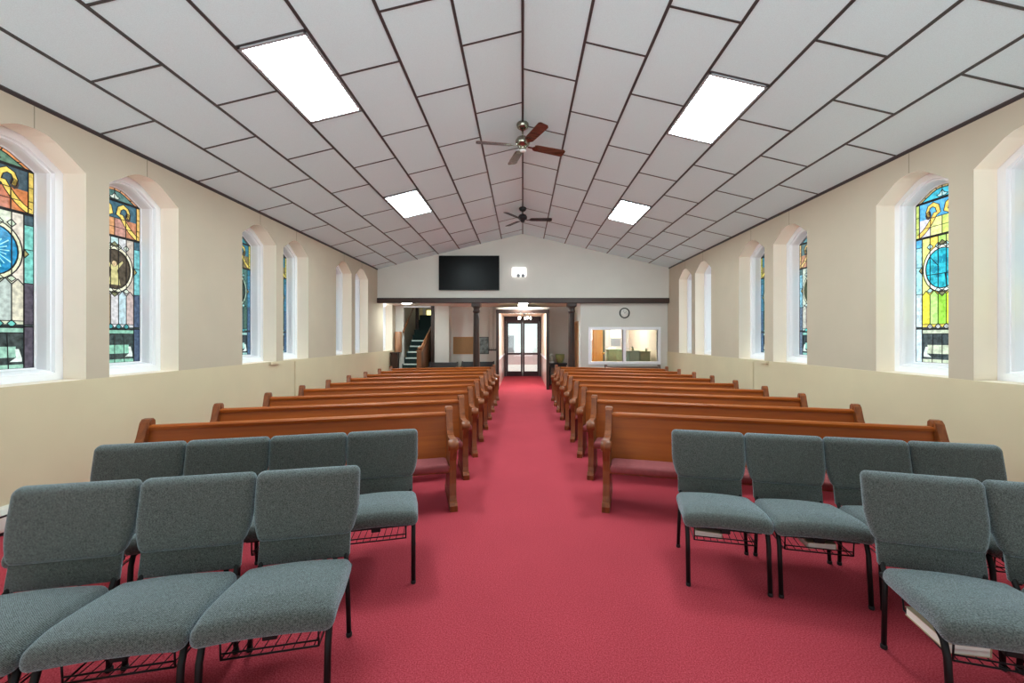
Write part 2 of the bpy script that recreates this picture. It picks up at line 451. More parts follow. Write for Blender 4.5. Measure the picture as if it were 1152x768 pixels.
# ------------------------------------------------------------------ stained-glass windows
PAL = {
 'warm': dict(arch=(196, 132, 84), apex=(86, 122, 100), fleur=(196, 214, 190), gold=(226, 196, 92), bg=(56, 78, 88), blk=[(190, 116, 66), (206, 136, 80), (176, 104, 74)],
              edge=(212, 186, 92), field=[(196, 204, 180), (206, 200, 186), (182, 196, 186)], sideA=(110, 186, 176), sideB=(72, 66, 78), strips=[(196, 206, 198), (178, 166, 146), (206, 212, 200), (170, 184, 178), (198, 196, 176)],
              dia=(96, 178, 168), dark=(46, 58, 58), light=(142, 186, 168), oval=(10, 128, 176), ovalb=(150, 226, 240), rim=(214, 218, 182)),
 'dusk': dict(arch=(190, 140, 104), apex=(78, 116, 112), fleur=(206, 220, 206), gold=(224, 198, 104), bg=(52, 92, 108), blk=[(184, 124, 92), (198, 146, 100), (178, 134, 122)],
              edge=(216, 178, 100), field=[(200, 204, 206), (186, 176, 164), (176, 206, 206)], sideA=(104, 176, 182), sideB=(60, 78, 104), strips=[(176, 160, 146), (148, 128, 98), (196, 196, 198), (172, 198, 206), (182, 166, 162)],
              dia=(64, 148, 152), dark=(44, 60, 60), light=(128, 184, 162), oval=(70, 62, 50), ovalb=(190, 184, 128), rim=(226, 224, 196)),
 'teal': dict(arch=(92, 96, 100), apex=(60, 130, 140), fleur=(150, 206, 206), gold=(206, 190, 96), bg=(40, 110, 130), blk=[(120, 108, 70), (150, 130, 78), (90, 96, 84)],
              edge=(190, 184, 90), field=[(96, 160, 150), (66, 110, 104), (120, 176, 170)], sideA=(60, 120, 150), sideB=(64, 96, 128), strips=[(70, 110, 96), (54, 84, 76), (96, 140, 130), (70, 104, 110), (60, 96, 84)],
              dia=(60, 140, 150), dark=(30, 48, 54), light=(150, 196, 190), oval=(40, 66, 60), ovalb=(120, 170, 150), rim=(170, 200, 180)),
 'bright': dict(arch=(168, 148, 106), apex=(60, 176, 200), fleur=(176, 226, 236), gold=(246, 200, 100), bg=(84, 170, 220), blk=[(214, 214, 226), (206, 236, 120), (222, 232, 150)],
              edge=(186, 206, 110), field=[(240, 206, 92), (226, 236, 140), (180, 226, 120)], sideA=(160, 216, 232), sideB=(196, 220, 232), strips=[(244, 214, 60), (214, 226, 60), (150, 218, 70), (180, 236, 130), (236, 226, 70)],
              dia=(176, 182, 182), dark=(52, 66, 70), light=(190, 204, 180), oval=(40, 180, 200), ovalb=(20, 140, 168), rim=(240, 246, 226)),
 'rose': dict(arch=(96, 100, 104), apex=(90, 140, 150), fleur=(190, 210, 210), gold=(216, 190, 130), bg=(80, 110, 110), blk=[(184, 140, 112), (200, 160, 126), (170, 124, 100)],
              edge=(200, 170, 120), field=[(170, 200, 196), (196, 210, 196), (150, 186, 190)], sideA=(120, 176, 196), sideB=(90, 110, 130), strips=[(176, 140, 126), (190, 156, 136), (200, 196, 190), (170, 150, 140), (186, 190, 180)],
              dia=(80, 200, 196), dark=(30, 48, 54), light=(130, 190, 180), oval=(70, 84, 60), ovalb=(150, 160, 120), rim=(200, 206, 180)),
 'pale': dict(arch=(220, 232, 232), apex=(214, 234, 240), fleur=(236, 244, 244), gold=(236, 236, 216), bg=(206, 228, 236), blk=[(226, 234, 230), (216, 230, 232), (232, 236, 226)],
              edge=(222, 230, 226), field=[(226, 240, 240), (216, 234, 238), (230, 240, 236)], sideA=(206, 230, 238), sideB=(206, 224, 232), strips=[(226, 238, 238), (218, 232, 234), (230, 240, 240), (214, 230, 236), (226, 236, 232)],
              dia=(200, 226, 230), dark=(170, 194, 200), light=(220, 234, 234), oval=(196, 222, 230), ovalb=(170, 206, 220), rim=(240, 246, 246)),
}
def make_window(idx, X, sg, y0, y1, pal, k, motif):
    """casing (root) with stained glass and lead came as its parts; glass plane .36 m behind the wall face"""
    P = PAL[pal]; c = (y0+y1)/2
    # casing: stepped frame, each step an outline ring
    b = MB(); steps = [(.0, .215), (.068, .215), (.076, .24), (.088, .24), (.097, .262), (.104, .345), (.118, .348), (.118, .40), (0, .40)]
    rings = [[(X+sg*d, p[0], p[1]) for p in arch(y0, y1, SILL, max(i, .0015))] for i, d in steps]
    n = len(rings[0])
    for a, d in zip(rings[:-1], rings[1:]):
        b.add(a+d, [(i, (i+1) % n, n+(i+1) % n, n+i) for i in range(n)])
    root = struct(b.build('window_%d' % idx, M['white']))
    XG = X+sg*.362
    o = arch(y0, y1, SILL, .114)
    zb = o[0][1]; W = (y1-y0)-.228; hw = W/2; zs = o[2][1]; za = max(p[1] for p in o)
    g = MB(); ld = MB()
    def sx(lay): return XG-sg*(.0009*lay)
    def poly(pts, col, lay=1, mt=.3):
        g.add([(sx(lay), c+p, zb+q) for p, q in pts], [list(range(len(pts)))], stained(col, k, mt))
    def line(pts, w=.005, lay=6, closed=False):
        pts = [Vector((p, q)) for p, q in pts]
        if closed: pts = pts+[pts[0]]
        for a, d in zip(pts[:-1], pts[1:]):
            t = (d-a)
            if t.length < 1e-6: continue
            t.normalize(); nn = Vector((-t.y, t.x))*w; a2 = a-t*w*.6; d2 = d+t*w*.6
            q = [a2+nn, d2+nn, d2-nn, a2-nn]
            xa, xb = sx(lay), sx(lay+4)
            ld.add([(xa, c+p.x, zb+p.y) for p in q]+[(xb, c+p.x, zb+p.y) for p in q],
                   [(0, 1, 2, 3), (7, 6, 5, 4), (0, 1, 5, 4), (1, 2, 6, 5), (2, 3, 7, 6), (3, 0, 4, 7)])
    H = za-zb; qs = zs-zb
    # backing sheet (so no gap shows) in the main field colour
    g.add([(XG+sg*.004, p[0], p[1]) for p in o], [list(range(len(o)))], stained(P['field'][0], k))
    outl = [(p[0]-c, p[1]-zb) for p in o]; top = outl[2:]
    def topz(x):
        for a, d in zip(top[:-1], top[1:]):
            lo, hi = sorted((a[0], d[0]))
            if lo-1e-6 <= x <= hi+1e-6:
                t = (x-a[0])/(d[0]-a[0]) if abs(d[0]-a[0]) > 1e-6 else 0
                return a[1]+t*(d[1]-a[1])
        return qs
    # apex: border strips and field
    poly(top, P['arch'], 1)
    ins = [(x*.82, qs+max(0, (q-qs)*.78)) for x, q in top]
    poly(ins, P['apex'], 2)
    line(ins, .004)
    for i in (1, 3, 5, 7, 9):
        if i < len(top): line([top[i], ins[i]], .004)
    fl = [(0, qs+(H-qs)*.62), (.028, qs+(H-qs)*.35), (.06, qs+(H-qs)*.28), (.035, qs+.02), (-.035, qs+.02), (-.06, qs+(H-qs)*.28), (-.028, qs+(H-qs)*.35)]
    poly(fl, P['fleur'], 3); line(fl, .003, closed=True)
    line([(0, qs), (0, H)], .003)
    q1 = .78*qs           # lower heavy bar
    ox = hw*.86
    # scroll zone between the heavy bars
    poly([(-hw, q1), (hw, q1), (hw, qs), (-hw, qs)], P['bg'], 1)
    ed = hw*.15
    for s in (-1, 1):
        poly([(s*hw, q1), (s*(hw-ed), q1), (s*(hw-ed), qs), (s*hw, qs)], P['edge'], 2)
        line([(s*(hw-ed), q1), (s*(hw-ed), qs)], .004)
        for t in (.3, .62): line([(s*hw, q1+(qs-q1)*t), (s*(hw-ed), q1+(qs-q1)*t)], .003)
    nb = 4; bw = 2*(hw-ed)/nb; hq = qs-q1
    for i in range(nb):
        xa = -(hw-ed)+i*bw
        poly([(xa, q1), (xa+bw, q1), (xa+bw, q1+hq*.52), (xa, q1+hq*.52)], P['blk'][i % 3], 2)
        line([(xa+bw, q1), (xa+bw, q1+hq*.5)], .0035)
    line([(-(hw-ed)*.75, q1+hq*.27), ((hw-ed)*.75, q1+hq*.27)], .003)
    line([(-(hw-ed)*.5, q1+hq*.52), ((hw-ed)*.5, q1+hq*.52)], .0035)
    for s in (-1, 1):        # gold scrolls sweeping from the lower corners into curls
        ctr = []
        for t in range(13):
            u = t/12
            if u < .55:
                v = u/.55; ctr.append((s*((hw-ed*.6)*(1-v)**1.1+.13*hw*v*1.6), q1+.02+hq*(.02+.62*v**1.5)))
            else:
                v = (u-.55)/.45; an = math.pi*(-.15+1.35*v); rr = .075*(1-.35*v)
                ctr.append((s*(.30*hw+.0-rr*math.cos(an)+.02), q1+hq*.68+rr*math.sin(an)*1.3))
        L = []; Rr = []
        for i, p in enumerate(ctr):
            a = Vector(ctr[max(0, i-1)]); d = Vector(ctr[min(12, i+1)]); t = (d-a).normalized(); nn = Vector((-t.y, t.x))
            w = .024 if i < 10 else .018
            L.append(Vector(p)+nn*w); Rr.append(Vector(p)-nn*w)
        for i in range(12):
            poly([L[i], L[i+1], Rr[i+1], Rr[i]], P['gold'], 3)
        line(L, .003); line(Rr, .003)
        poly([(s*(.52*hw+.035*math.cos(R(a))), q1+hq*.62+.05*math.sin(R(a))) for a in range(0, 360, 45)], (52, 40, 34), 3)
    # main field
    side = hw*.26; q2 = .222*qs; q3 = .43*qs; qc = .578*qs
    xf = hw-side; nc = 5; cw = 2*xf/nc
    for i in range(nc):
        xa = -xf+i*cw
        poly([(xa, q3), (xa+cw, q3), (xa+cw, q1), (xa, q1)], P['field'][i % 3], 1)
        tip = [(xa, q2+.03), (xa+cw, q2+.03), (xa+cw, q3-.02), (xa+cw/2, q3+.03), (xa, q3-.02)]
        poly(tip, P['strips'][i % 5], 2); line(tip, .0035, closed=True)
        # diamonds: lower row and the two rows around the medallion
        for qq, hh in ((q2+.005, .035), (q3+.03, .028), (q1-.11, .034)):
            dm = [(xa+cw, qq+hh), (xa+cw+cw*.36, qq), (xa+cw, qq-hh), (xa+cw-cw*.36, qq)] if i < nc-1 else None
            if dm: poly(dm, P['dia'] if qq < q3 else P['fleur'], 3); line(dm, .003, closed=True)
        if i: line([(xa, q3+.05), (xa, q1)], .0035)
    for s in (-1, 1):
        segs = [(q2, q3, P['sideB']), (q3, .6*qs, P['sideA']), (.6*qs, q1-.1, P['sideA']), (q1-.1, q1, P['bg'])]
        for a, d, cl in segs:
            poly([(s*xf, a), (s*hw, a), (s*hw, d), (s*xf, d)], cl, 2, .4); line([(s*xf, a), (s*hw, a)], .0035)
        line([(s*xf, 0), (s*xf, q1)], .0045)
    # medallion
    rx, rz = hw*.60, .215
    def ell(f, n=28): return [(rx*f*math.cos(2*math.pi*i/n), qc+rz*f*math.sin(2*math.pi*i/n)) for i in range(n)]
    poly(ell(1.16), P['rim'], 3); poly(ell(1.0), P['oval'], 4, .45); line(ell(1.18), .004, closed=True); line(ell(1.0), .005, closed=True)
    if motif == 'rays':
        for i in range(22):
            a = 2*math.pi*i/22; a2 = a+.07
            rr = .55+.35*random.random()
            poly([(0, qc), (rx*rr*math.cos(a), qc+rz*rr*math.sin(a)), (rx*rr*math.cos(a2), qc+rz*rr*math.sin(a2))], P['ovalb'], 5)
    elif motif == 'robe':
        poly([(-.022, qc+.03), (.022, qc+.03), (.07, qc-.17), (-.07, qc-.17)], P['ovalb'], 5)
        poly([(.026*math.cos(R(a)), qc+.06+.03*math.sin(R(a))) for a in range(0, 360, 30)], (206, 182, 140), 5)
        for s in (-1, 1): poly([(s*.015, qc+.03), (s*.09, qc+.1), (s*.1, qc+.085), (s*.03, qc-.01)], P['ovalb'], 5)
    else:
        for i in range(14):
            px = random.uniform(-.55, .55)*rx; pz = random.uniform(-.55, .6)*rz
            poly([(px+.028*math.cos(R(a)), qc+pz+.028*math.sin(R(a))) for a in range(0, 360, 60)], P['ovalb'], 5)
        line([(-rx*.9, qc-.06), (rx*.9, qc-.06)], .004); line([(-.05, qc-rz*.9), (-.03, qc-.06)], .004); line([(rx*.2, qc+.02), (rx*.7, qc+rz*.6)], .003)
    for s in (-1, 1):
        fl = [(s*rx*1.16, qc), (s*(rx*1.16+.02), qc+.035), (s*(rx*1.16+.05), qc), (s*(rx*1.16+.02), qc-.035)]
        poly(fl, (150, 140, 90), 4); line(fl, .003, closed=True)
        fl = [(0, qc+s*rz*1.14), (.05, qc+s*(rz*1.14+.012)), (0, qc+s*(rz*1.14+.055)), (-.05, qc+s*(rz*1.14+.012))]
        poly(fl, (120, 124, 92), 4); line(fl, .003, closed=True)
    # bottom memorial panel
    qb = .18*qs
    poly([(-hw, 0), (hw, 0), (hw, q2), (-hw, q2)], P['dark'], 1, .5)
    poly([(-hw, qb), (xf, qb), (xf, q2-.035), (-hw, q2-.035)], P['light'], 2)
    poly([(-hw*.95, qb*.32), (xf*.75, qb*.32), (xf*.75, qb*.62), (-hw*.95, qb*.62)], P['light'], 2)
    poly([(-hw, 0), (xf, 0), (xf, .04), (-hw, .04)], P['light'], 2)
    for s in (-1, 1):
        pc = [(s*xf*.55, qb*.2), (s*xf*.95, qb*.2), (s*xf*.95, qb*.3), (s*xf*.85, qb*.55), (s*xf*.72, qb*.55), (s*xf*.76, qb*.32)]
        poly(pc, (206, 222, 214), 3)
        poly([(s*xf, 0), (s*hw, 0), (s*hw, q2-.02), (s*xf, q2-.02)], P['sideB'], 3)
    for t in (-.5, 0, .5): line([(t*xf, 0), (t*xf*.9, qb)], .003)
    line([(-hw, qb), (xf, qb)], .004)
    # heavy saddle bars and border came
    for q in (q1, qs): line([(-hw, q), (hw, q)], .013, 7)
    line([(-hw, q2-.02), (hw, q2-.02)], .006)
    line(outl, .007, closed=True)
    g.build('stained_glass', None, root); ld.build('lead_came', M['lead'], root)
    return root

wi = 1
for (w, pal, k, mo) in zip(WL, ['warm', 'dusk', 'teal', 'teal', 'dusk', 'pale', 'pale'], [1, 1, .9, .9, .9, 1, 1.0], ['rays', 'robe', 'leaf', 'leaf', 'leaf', 'leaf', 'leaf']):
    make_window(wi, XL, -1, w[0], w[1], pal, k, mo); wi += 1
for (w, pal, k, mo) in zip(WR, ['bright', 'bright', 'rose', 'teal', 'pale', 'pale'], [1.1, 1.1, 1, 1, 1.25, 1.25], ['leaf', 'leaf', 'robe', 'leaf', 'leaf', 'leaf']):
    make_window(wi, XR, 1, w[0], w[1], pal, k, mo); wi += 1

# ------------------------------------------------------------------ gable wall, beam, columns, narthex
b = MB()
pts = [(XL, 2.52), (XR, 2.52), (XR, ceil_z(XR)+.05), (0, RIDGE+.05), (XL, ceil_z(XL)+.05)]
b.prism(pts, 'y', YB, YB+.1); struct(b.build('wall_back', M['wall_gable']))
b = MB(); b.b2(XL, XR, YB-.05, YB+.11, 2.512, 2.655, bev=.012); struct(b.build('trim_4', M['dark_beam']))
b = MB(); b.b2(XL, XR, YB+.18, 17.2, CZ2, CZ2+.1); 
# stair well ceiling is higher: leave the slab out over it
b = MB(); b.b2(XL, XR, YB+.1, YST, CZ2, CZ2+.1); b.b2(-2.375, XR, YST, 17.2, CZ2, CZ2+.1)
struct(b.build('ceiling_narthex', M['reveal']))

def column(x, label):
    root = empty('column', (x, YB+.07, 0))
    tag(root, label, 'column', 'dark columns under the beam')
    s = MB(); s.lathe([(.108, .22), (.098, .28), (.094, 1.2), (.084, 2.2), (.086, 2.24)], seg=16); s.build('shaft', M['dark_wood'], root)
    q = MB(); q.b2(-.13, .13, -.13, .13, 0, .16, bev=.01); q.lathe([(.13, .16), (.12, .19), (.1, .22)], seg=16); q.build('base', M['dark_wood'], root)
    q = MB(); q.lathe([(.086, 2.24), (.104, 2.27), (.1, 2.3), (.085, 2.32), (.09, 2.38), (.118, 2.41)], seg=16); q.b2(-.13, .13, -.13, .13, 2.41, 2.512, bev=.012)
    q.build('capital', M['dark_wood'], root)
    return root
column(-1.31, 'dark wooden column in front of the cork board, left of the entrance')
column(1.385, 'dark wooden column beside the oak side door, right of the entrance')

# back walls of the narthex
b = MB(); w = M['wall_gable']
b.b2(-2.375, -.77, YBACK, YBACK+.12, 0, CZ2, w); b.b2(.77, 1.84, YBACK, YBACK+.12, 0, CZ2, w); b.b2(-.77, .77, YBACK, YBACK+.12, 2.4, CZ2, w)
struct(b.build('wall_narthex', w))
b = MB()
b.b2(XL, -3.83, YST, YST+.12, 0, 4.6, w); b.b2(-2.84, -2.375, YST, YBACK, 0, CZ2, w); b.b2(-3.83, -2.84, YST, YST+.12, CZ2-.03, 4.6, w)
b.b2(-2.84, -2.72, YST+.12, 17.2, 0, 4.6, w); b.b2(XL, -2.72, 17.1, 17.2, 0, 4.6, w); b.b2(XL, -2.72, YST, 17.2, 4.6, 4.7, w)
struct(b.build('wall_stairs', w))
# vestibule box
b = MB(); PX = .735
for s in (-1, 1):
    b.b2(s*PX, s*(PX+.05), YV, YDOOR, .86, 2.42, M['reveal']); b.b2(s*(PX-.004), s*(PX+.05), YV, YDOOR, 0, .86, M['carpet_tint_wall'])
    b.b2(s*(PX-.02), s*PX, YV+.06, YDOOR, .86, .92, M['white'])
b.b2(-PX-.05, PX+.05, YV, YDOOR, 2.38, 2.44, M['reveal']); 
struct(b.build('wall_vestibule', M['reveal']))
b = MB()
for s in (-1, 1): b.b2(s*.70, s*.785, YV-.05, YV+.05, 0, 2.36, bev=.008)
b.b2(-.79, .79, YV-.055, YV+.055, 2.26, 2.37, bev=.008)
struct(b.build('trim_5', M['dark_wood']))

# glazed entrance doors
droot = struct(empty('door_1', (0, YDOOR, 0)))
fr = MB()
for s in (-1, 1): fr.b2(s*.665, s*.735, -.06, .06, 0, 2.28)
fr.b2(-.735, .735, -.06, .06, 2.2, 2.38, M['door_frame'])
fr.build('door_frame', M['door_frame'], droot)
for s in (-1, 1):
    lf = MB(); xa, xb = s*.005, s*.66; st = .075
    lf.b2(xa, s*.075, -.025, .025, .01, 2.2); lf.b2(s*(.66-st), xb, -.025, .025, .01, 2.2)
    lf.b2(s*.075, s*(.66-st), -.025, .025, .01, .2); lf.b2(s*.075, s*(.66-st), -.025, .025, 2.1, 2.2); lf.b2(s*.075, s*(.66-st), -.025, .025, .86, .93)
    leaf = lf.build('door_leaf', M['door_frame'], droot)
    gp = MB(); gp.b2(s*.075, s*(.66-st), -.004, .004, .2, .86); gp.b2(s*.075, s*(.66-st), -.004, .004, .93, 2.1); gp.build('pane', M['clear'], leaf)
    hb = MB(); hb.tube([(s*.04, -.03, 1.0), (s*.04, -.07, 1.0), (s*.04, -.07, 1.25), (s*.04, -.03, 1.25)], .01); hb.build('pull_handle', M['chrome'], leaf)
b = MB(); b.b2(-.9, .9, YDOOR-.06, YDOOR+.06, 2.38, 3); b.b2(-2.72, -.735, YDOOR-.06, YDOOR+.06, 0, 3); b.b2(.735, 1.84, YDOOR-.06, YDOOR+.06, 0, 3)
struct(b.build('wall_entrance', M['reveal']))

# outside the doors
b = MB(); b.b2(-14, 14, YDOOR+.1, 40, -.2, -.03); struct(b.build('floor_outside', M['pave']))
ex = empty('neighbouring_building', (0, 24.5, -.03)); tag(ex, 'pale building wall seen through the glass entrance doors', 'building')
b = MB(); b.b2(-9, 9, 0, .3, .7, 3.3); b.build('wall', M['ext'], ex)
b = MB(); b.b2(-9, 9, -.02, .3, 0, .7); b.build('plinth', mat('pinkish_plinth', rgb(196, 168, 166), .9, var=.05, scale=4), ex)
b = MB(); b.b2(-.85, -.5, -.03, .02, .72, 1.7, bev=.01)
for i in range(8): b.b2(-.82, -.53, -.045, -.02, .8+i*.1, .84+i*.1)
b.build('louvred_panel', M['grey'], ex)
b = MB(); b.b2(-1.17, -1.07, -.1, 0, 1.62, 1.82, bev=.02); b.build('wall_lamp', M['grey'], ex)

# ------------------------------------------------------------------ office on the right
YO = 11.885; XO = 1.648
b = MB(); w = M['wall_gable']
wx = [(1.947, 2.85), (2.935, 3.843)]; wz = (.86, 1.76)
b.b2(XO, XR, YO, YO+.1, 0, wz[0], w); b.b2(XO, XR, YO, YO+.1, wz[1], CZ2, w)
b.b2(XO, wx[0][0], YO, YO+.1, wz[0], wz[1], w); b.b2(wx[0][1], wx[1][0], YO, YO+.1, wz[0], wz[1], w); b.b2(wx[1][1], XR, YO, YO+.1, wz[0], wz[1], w)
b.b2(XO, XO+.12, YO+.1, 12.33, 0, CZ2, w); b.b2(XO, XO+.12, 12.33, 13.2, 2.03, CZ2, w); b.b2(XO, XO+.12, 13.2, 17.2, 0, CZ2, w)
b.b2(XO, XR, 16.2, 16.3, 0, CZ2, w)
struct(b.build('wall_office', w))
wr = MB(); yy = YO
fx0, fx1 = wx[0][0]-.08, wx[1][1]+.08
wr.b2(fx0, fx1, yy-.03, yy, wz[1], wz[1]+.08, bev=.005); wr.b2(fx0, fx1, yy-.03, yy, wz[0]-.08, wz[0], bev=.005)
wr.b2(fx0, wx[0][0], yy-.03, yy+.1, wz[0], wz[1], bev=.005); wr.b2(wx[1][1], fx1, yy-.03, yy+.1, wz[0], wz[1], bev=.005); wr.b2(wx[0][1], wx[1][0], yy-.03, yy+.1, wz[0], wz[1], bev=.005)
wo = struct(wr.build('window_14', M['white']))
for a, c in wx:
    gp = MB(); gp.b2(a, c, yy+.04, yy+.046, wz[0], wz[1]); gp.build('pane', M['clear'], wo)
# oak side door in the office side wall
d2 = struct(empty('door_2', (XO, 12.765, 0)))
q = MB(); q.b2(.0, .05, -.40, .40, .01, 1.97); q.build('door_leaf', M['door_orange'], d2)
q = MB()
for s in (-1, 1): q.b2(-.02, .12, s*.40, s*.435, 0, 2.03)
q.b2(-.02, .12, -.435, .435, 1.98, 2.03); q.build('door_frame', M['door_orange'], d2)
q = MB()
for z in (.3, 1.7): q.b2(-.012, .002, -.41, -.38, z, z+.1)
q.build('hinge', M['chrome'], d2)
# amber door standing open inside the office
d3 = struct(empty('door_3', (2.18, 13.0, 0), R(58)))
q = MB(); q.b2(0, .8, -.02, .02, .01, 2.05); q.build('door_leaf', M['door_amber'], d3)
q = MB(); q.lathe([(.012, 0), (.012, .04), (.03, .05), (.033, .07), (.02, .09)], seg=14, X=Matrix.Translation((.72, -.02, 1.02)) @ Matrix.Rotation(R(90), 4, 'X')); q.build('knob', M['brass'], d3)
# office furniture
def cabinet(name, x0, x1, y0, y1, z1, mt, label, cat, nd):
    r = empty(name, ((x0+x1)/2, (y0+y1)/2, 0)); tag(r, label, cat); hx, hy = (x1-x0)/2, (y1-y0)/2
    q = MB(); q.b2(-hx, hx, -hy, hy, 0, z1-.03); q.build('body', mt, r)
    q = MB(); q.b2(-hx-.015, hx+.015, -hy-.02, hy, z1-.03, z1, bev=.006); q.build('top', mt, r)
    dw = 2*hx/nd
    for i in range(nd):
        q = MB(); q.b2(-hx+i*dw+.015, -hx+(i+1)*dw-.015, -hy-.02, -hy, .08, z1-.06, bev=.006); d = q.build('door', mt, r)
        k = MB(); k.lathe([(.006, 0), (.006, .02), (.014, .025), (.012, .035)], seg=10, X=Matrix.Translation((-hx+(i+1)*dw-.05, -hy-.02, z1*.6)) @ Matrix.Rotation(R(90), 4, 'X')); k.build('knob', M['brass'], d)
    return r
cabinet('cabinet', 2.93, 3.42, 14.3, 14.75, 1.14, M['sage'], 'pale green cabinet behind the left office window', 'cabinet', 2)
cabinet('cabinet', 3.33, 3.66, 13.1, 13.5, 1.13, M['greygreen'], 'grey green cabinet behind the right office window', 'cabinet', 1)
cabinet('cabinet', 3.69, 4.0, 13.1, 13.5, 1.11, M['olive'], 'olive brown cabinet behind the right office window', 'cabinet', 1)
b = MB(); b.box((3.1, 14.5, 1.165), (.2, .26, .045), bev=.004); b.box((3.12, 14.5, 1.2), (.18, .24, .025), bev=.004)
tag(b.build('paper_stack', M['papers']), 'stack of white papers on the pale green office cabinet', 'papers')
q = MB(); q.b2(2.6, 2.78, 14.1, 14.5, 0, 1.95, bev=.01); q.b2(2.61, 2.77, 14.085, 14.1, .1, .95); q.b2(2.61, 2.77, 14.085, 14.1, .98, 1.9)
tag(q.build('locker', M['greygreen']), 'tall narrow grey green locker behind the open amber door', 'locker')
def office_plant(x, y, z, label, n, hgt):
    r = empty('potted_plant', (x, y, z)); tag(r, label, 'plant', 'plants on the office cabinets')
    q = MB(); q.lathe([(.03, 0), (.045, .05), (.045, .055), (.035, .05)], seg=14); q.build('pot', M['olive'], r)
    q = MB()
    for i in range(n):
        a = 2*math.pi*i/n+random.random(); t = random.uniform(.5, 1); w = .014
        d = Vector((math.cos(a), math.sin(a), 0)); s = Vector((-d.y, d.x, 0))*w
        p0 = Vector((0, 0, .05)); p1 = d*.05*t+Vector((0, 0, .05+hgt*.8*t)); p2 = d*.11*t+Vector((0, 0, .05+hgt*t))
        q.add([p0-s*.3, p0+s*.3, p1+s, p2, p1-s], [(0, 1, 2, 3, 4)])
    q.build('leaves', M['leaf'], r)
office_plant(3.5, 13.28, 1.13, 'small leafy plant on the grey green office cabinet', 10, .09)
office_plant(3.93, 13.28, 1.11, 'low spreading plant on the olive brown office cabinet', 9, .05)
b = MB(); b.b2(2.62, 2.86, 16.17, 16.2, 1.45, 2.0); b.b2(3.42, 3.8, 16.17, 16.2, 1.55, 2.0); struct(b.build('window_15', M['winlit']))
pr = empty('wall_notice', (3.6, 16.18, 1.36)); tag(pr, 'grey notice pinned on the far office wall', 'notice')
q = MB(); q.b2(-.18, .18, -.01, .0, -.14, .14, bev=.003); q.build('sheet', M['grey'], pr)
cl = empty('ceiling_light', (3.0, 14.3, CZ2)); tag(cl, 'unseen square ceiling light added to brighten the office', 'ceiling light')  # fixture out of view, added to light the office interior
q = MB(); q.b2(-.35, .35, -.35, .35, -.03, 0); q.build('frame', M['white'], cl); q = MB(); q.b2(-.32, .32, -.32, .32, -.045, -.03); q.build('diffuser', emis('added_office_diffuser', (.95, 1, .98), 75.0), cl)

# clock
ck = empty('wall_clock', (2.895, YO, 2.238)); tag(ck, 'round black rimmed wall clock above the office windows', 'clock')
RX = Matrix.Rotation(R(90), 4, 'X')
q = MB(); q.lathe([(.12, 0), (.145, .005), (.15, .025), (.138, .035), (.122, .025), (.12, 0)], seg=40, X=RX, caps=False); q.build('rim', M['black'], ck)
q = MB(); q.lathe([(.001, .012), (.122, .012), (.122, .014), (.001, .014)], seg=40, X=RX); q.build('face', M['clockface'], ck)
q = MB()
q.add([(-.004, -.017, -.01), (.004, -.017, -.01), (.05, -.017, .045), (.045, -.017, .05)], [(0, 1, 2, 3)])
q.add([(-.003, -.018, -.012), (.003, -.018, -.012), (-.04, -.018, .085), (-.045, -.018, .082)], [(0, 1, 2, 3)])
q.build('hands', M['black'], ck)

# ------------------------------------------------------------------ wall-mounted things on the gable
tv = empty('flat_tv', (-1.502, YB, 1.82+.0)); tv.location = (-1.502, YB-.004, CAM_Z+1.82); tag(tv, 'large black flat screen television on the gable wall', 'television')
q = MB(); q.b2(-.848, .848, -.075, -.03, -.484, .484, bev=.006); q.build('case', M['bezel'], tv)
q = MB(); q.b2(-.835, .835, -.078, -.074, -.466, .472); q.build('screen', M['screen'], tv)
q = MB(); q.b2(-.25, .25, -.03, 0, -.2, .2); q.build('wall_bracket', M['black'], tv)
em = empty('emergency_spotlight', (-.1, YB, CAM_Z+1.84)); tag(em, 'glowing white emergency light box beside the television', 'emergency light')
q = MB(); q.b2(-.2, .2, -.09, 0, -.12, .13, bev=.02); q.build('case', M['emglow'], em)
for x in (-.02, .11):
    q = MB(); q.lathe([(.012, 0), (.035, .02), (.05, .05), (.045, .055)], seg=16, X=Matrix.Translation((x, -.09, -.09)) @ Matrix.Rotation(R(105), 4, 'X')); q.build('lamp_head', M['grey'], em)
# lit sign on the casing
sg_ = empty('exit_sign', (.0, YV, 2.37)); tag(sg_, 'lit exit sign standing on the dark entrance casing', 'exit sign')
q = MB(); q.b2(-.14, .14, -.045, .045, 0, .19); q.build('housing', mat('sign_housing', rgb(120, 98, 84), .5), sg_)
q = MB(); q.b2(-.115, .115, -.05, -.044, .02, .175); q.build('face', M['signlit'], sg_)
q = MB(); x = -.09; z0, z1 = .055, .14; w = .009; y0, y1 = -.053, -.05
q.b2(x, x+w, y0, y1, z0, z1)
for z in (z0, (z0+z1)/2-w/2, z1-w): q.b2(x, x+.035, y0, y1, z, z+w)
x = -.045
for s in (1, -1): q.box((x+.018, (y0+y1)/2, (z0+z1)/2), (w, .003, .09), X=Matrix.Translation((x+.018, 0, (z0+z1)/2)) @ Matrix.Rotation(R(22*s), 4, 'Y') @ Matrix.Translation((-x-.018, 0, -(z0+z1)/2)))
q.b2(.012, .012+w, y0, y1, z0, z1); x = .045; q.b2(x, x+.04, y0, y1, z1-w, z1); q.b2(x+.0155, x+.0155+w, y0, y1, z0, z1)
q.build('lettering', M['redtext'], sg_)

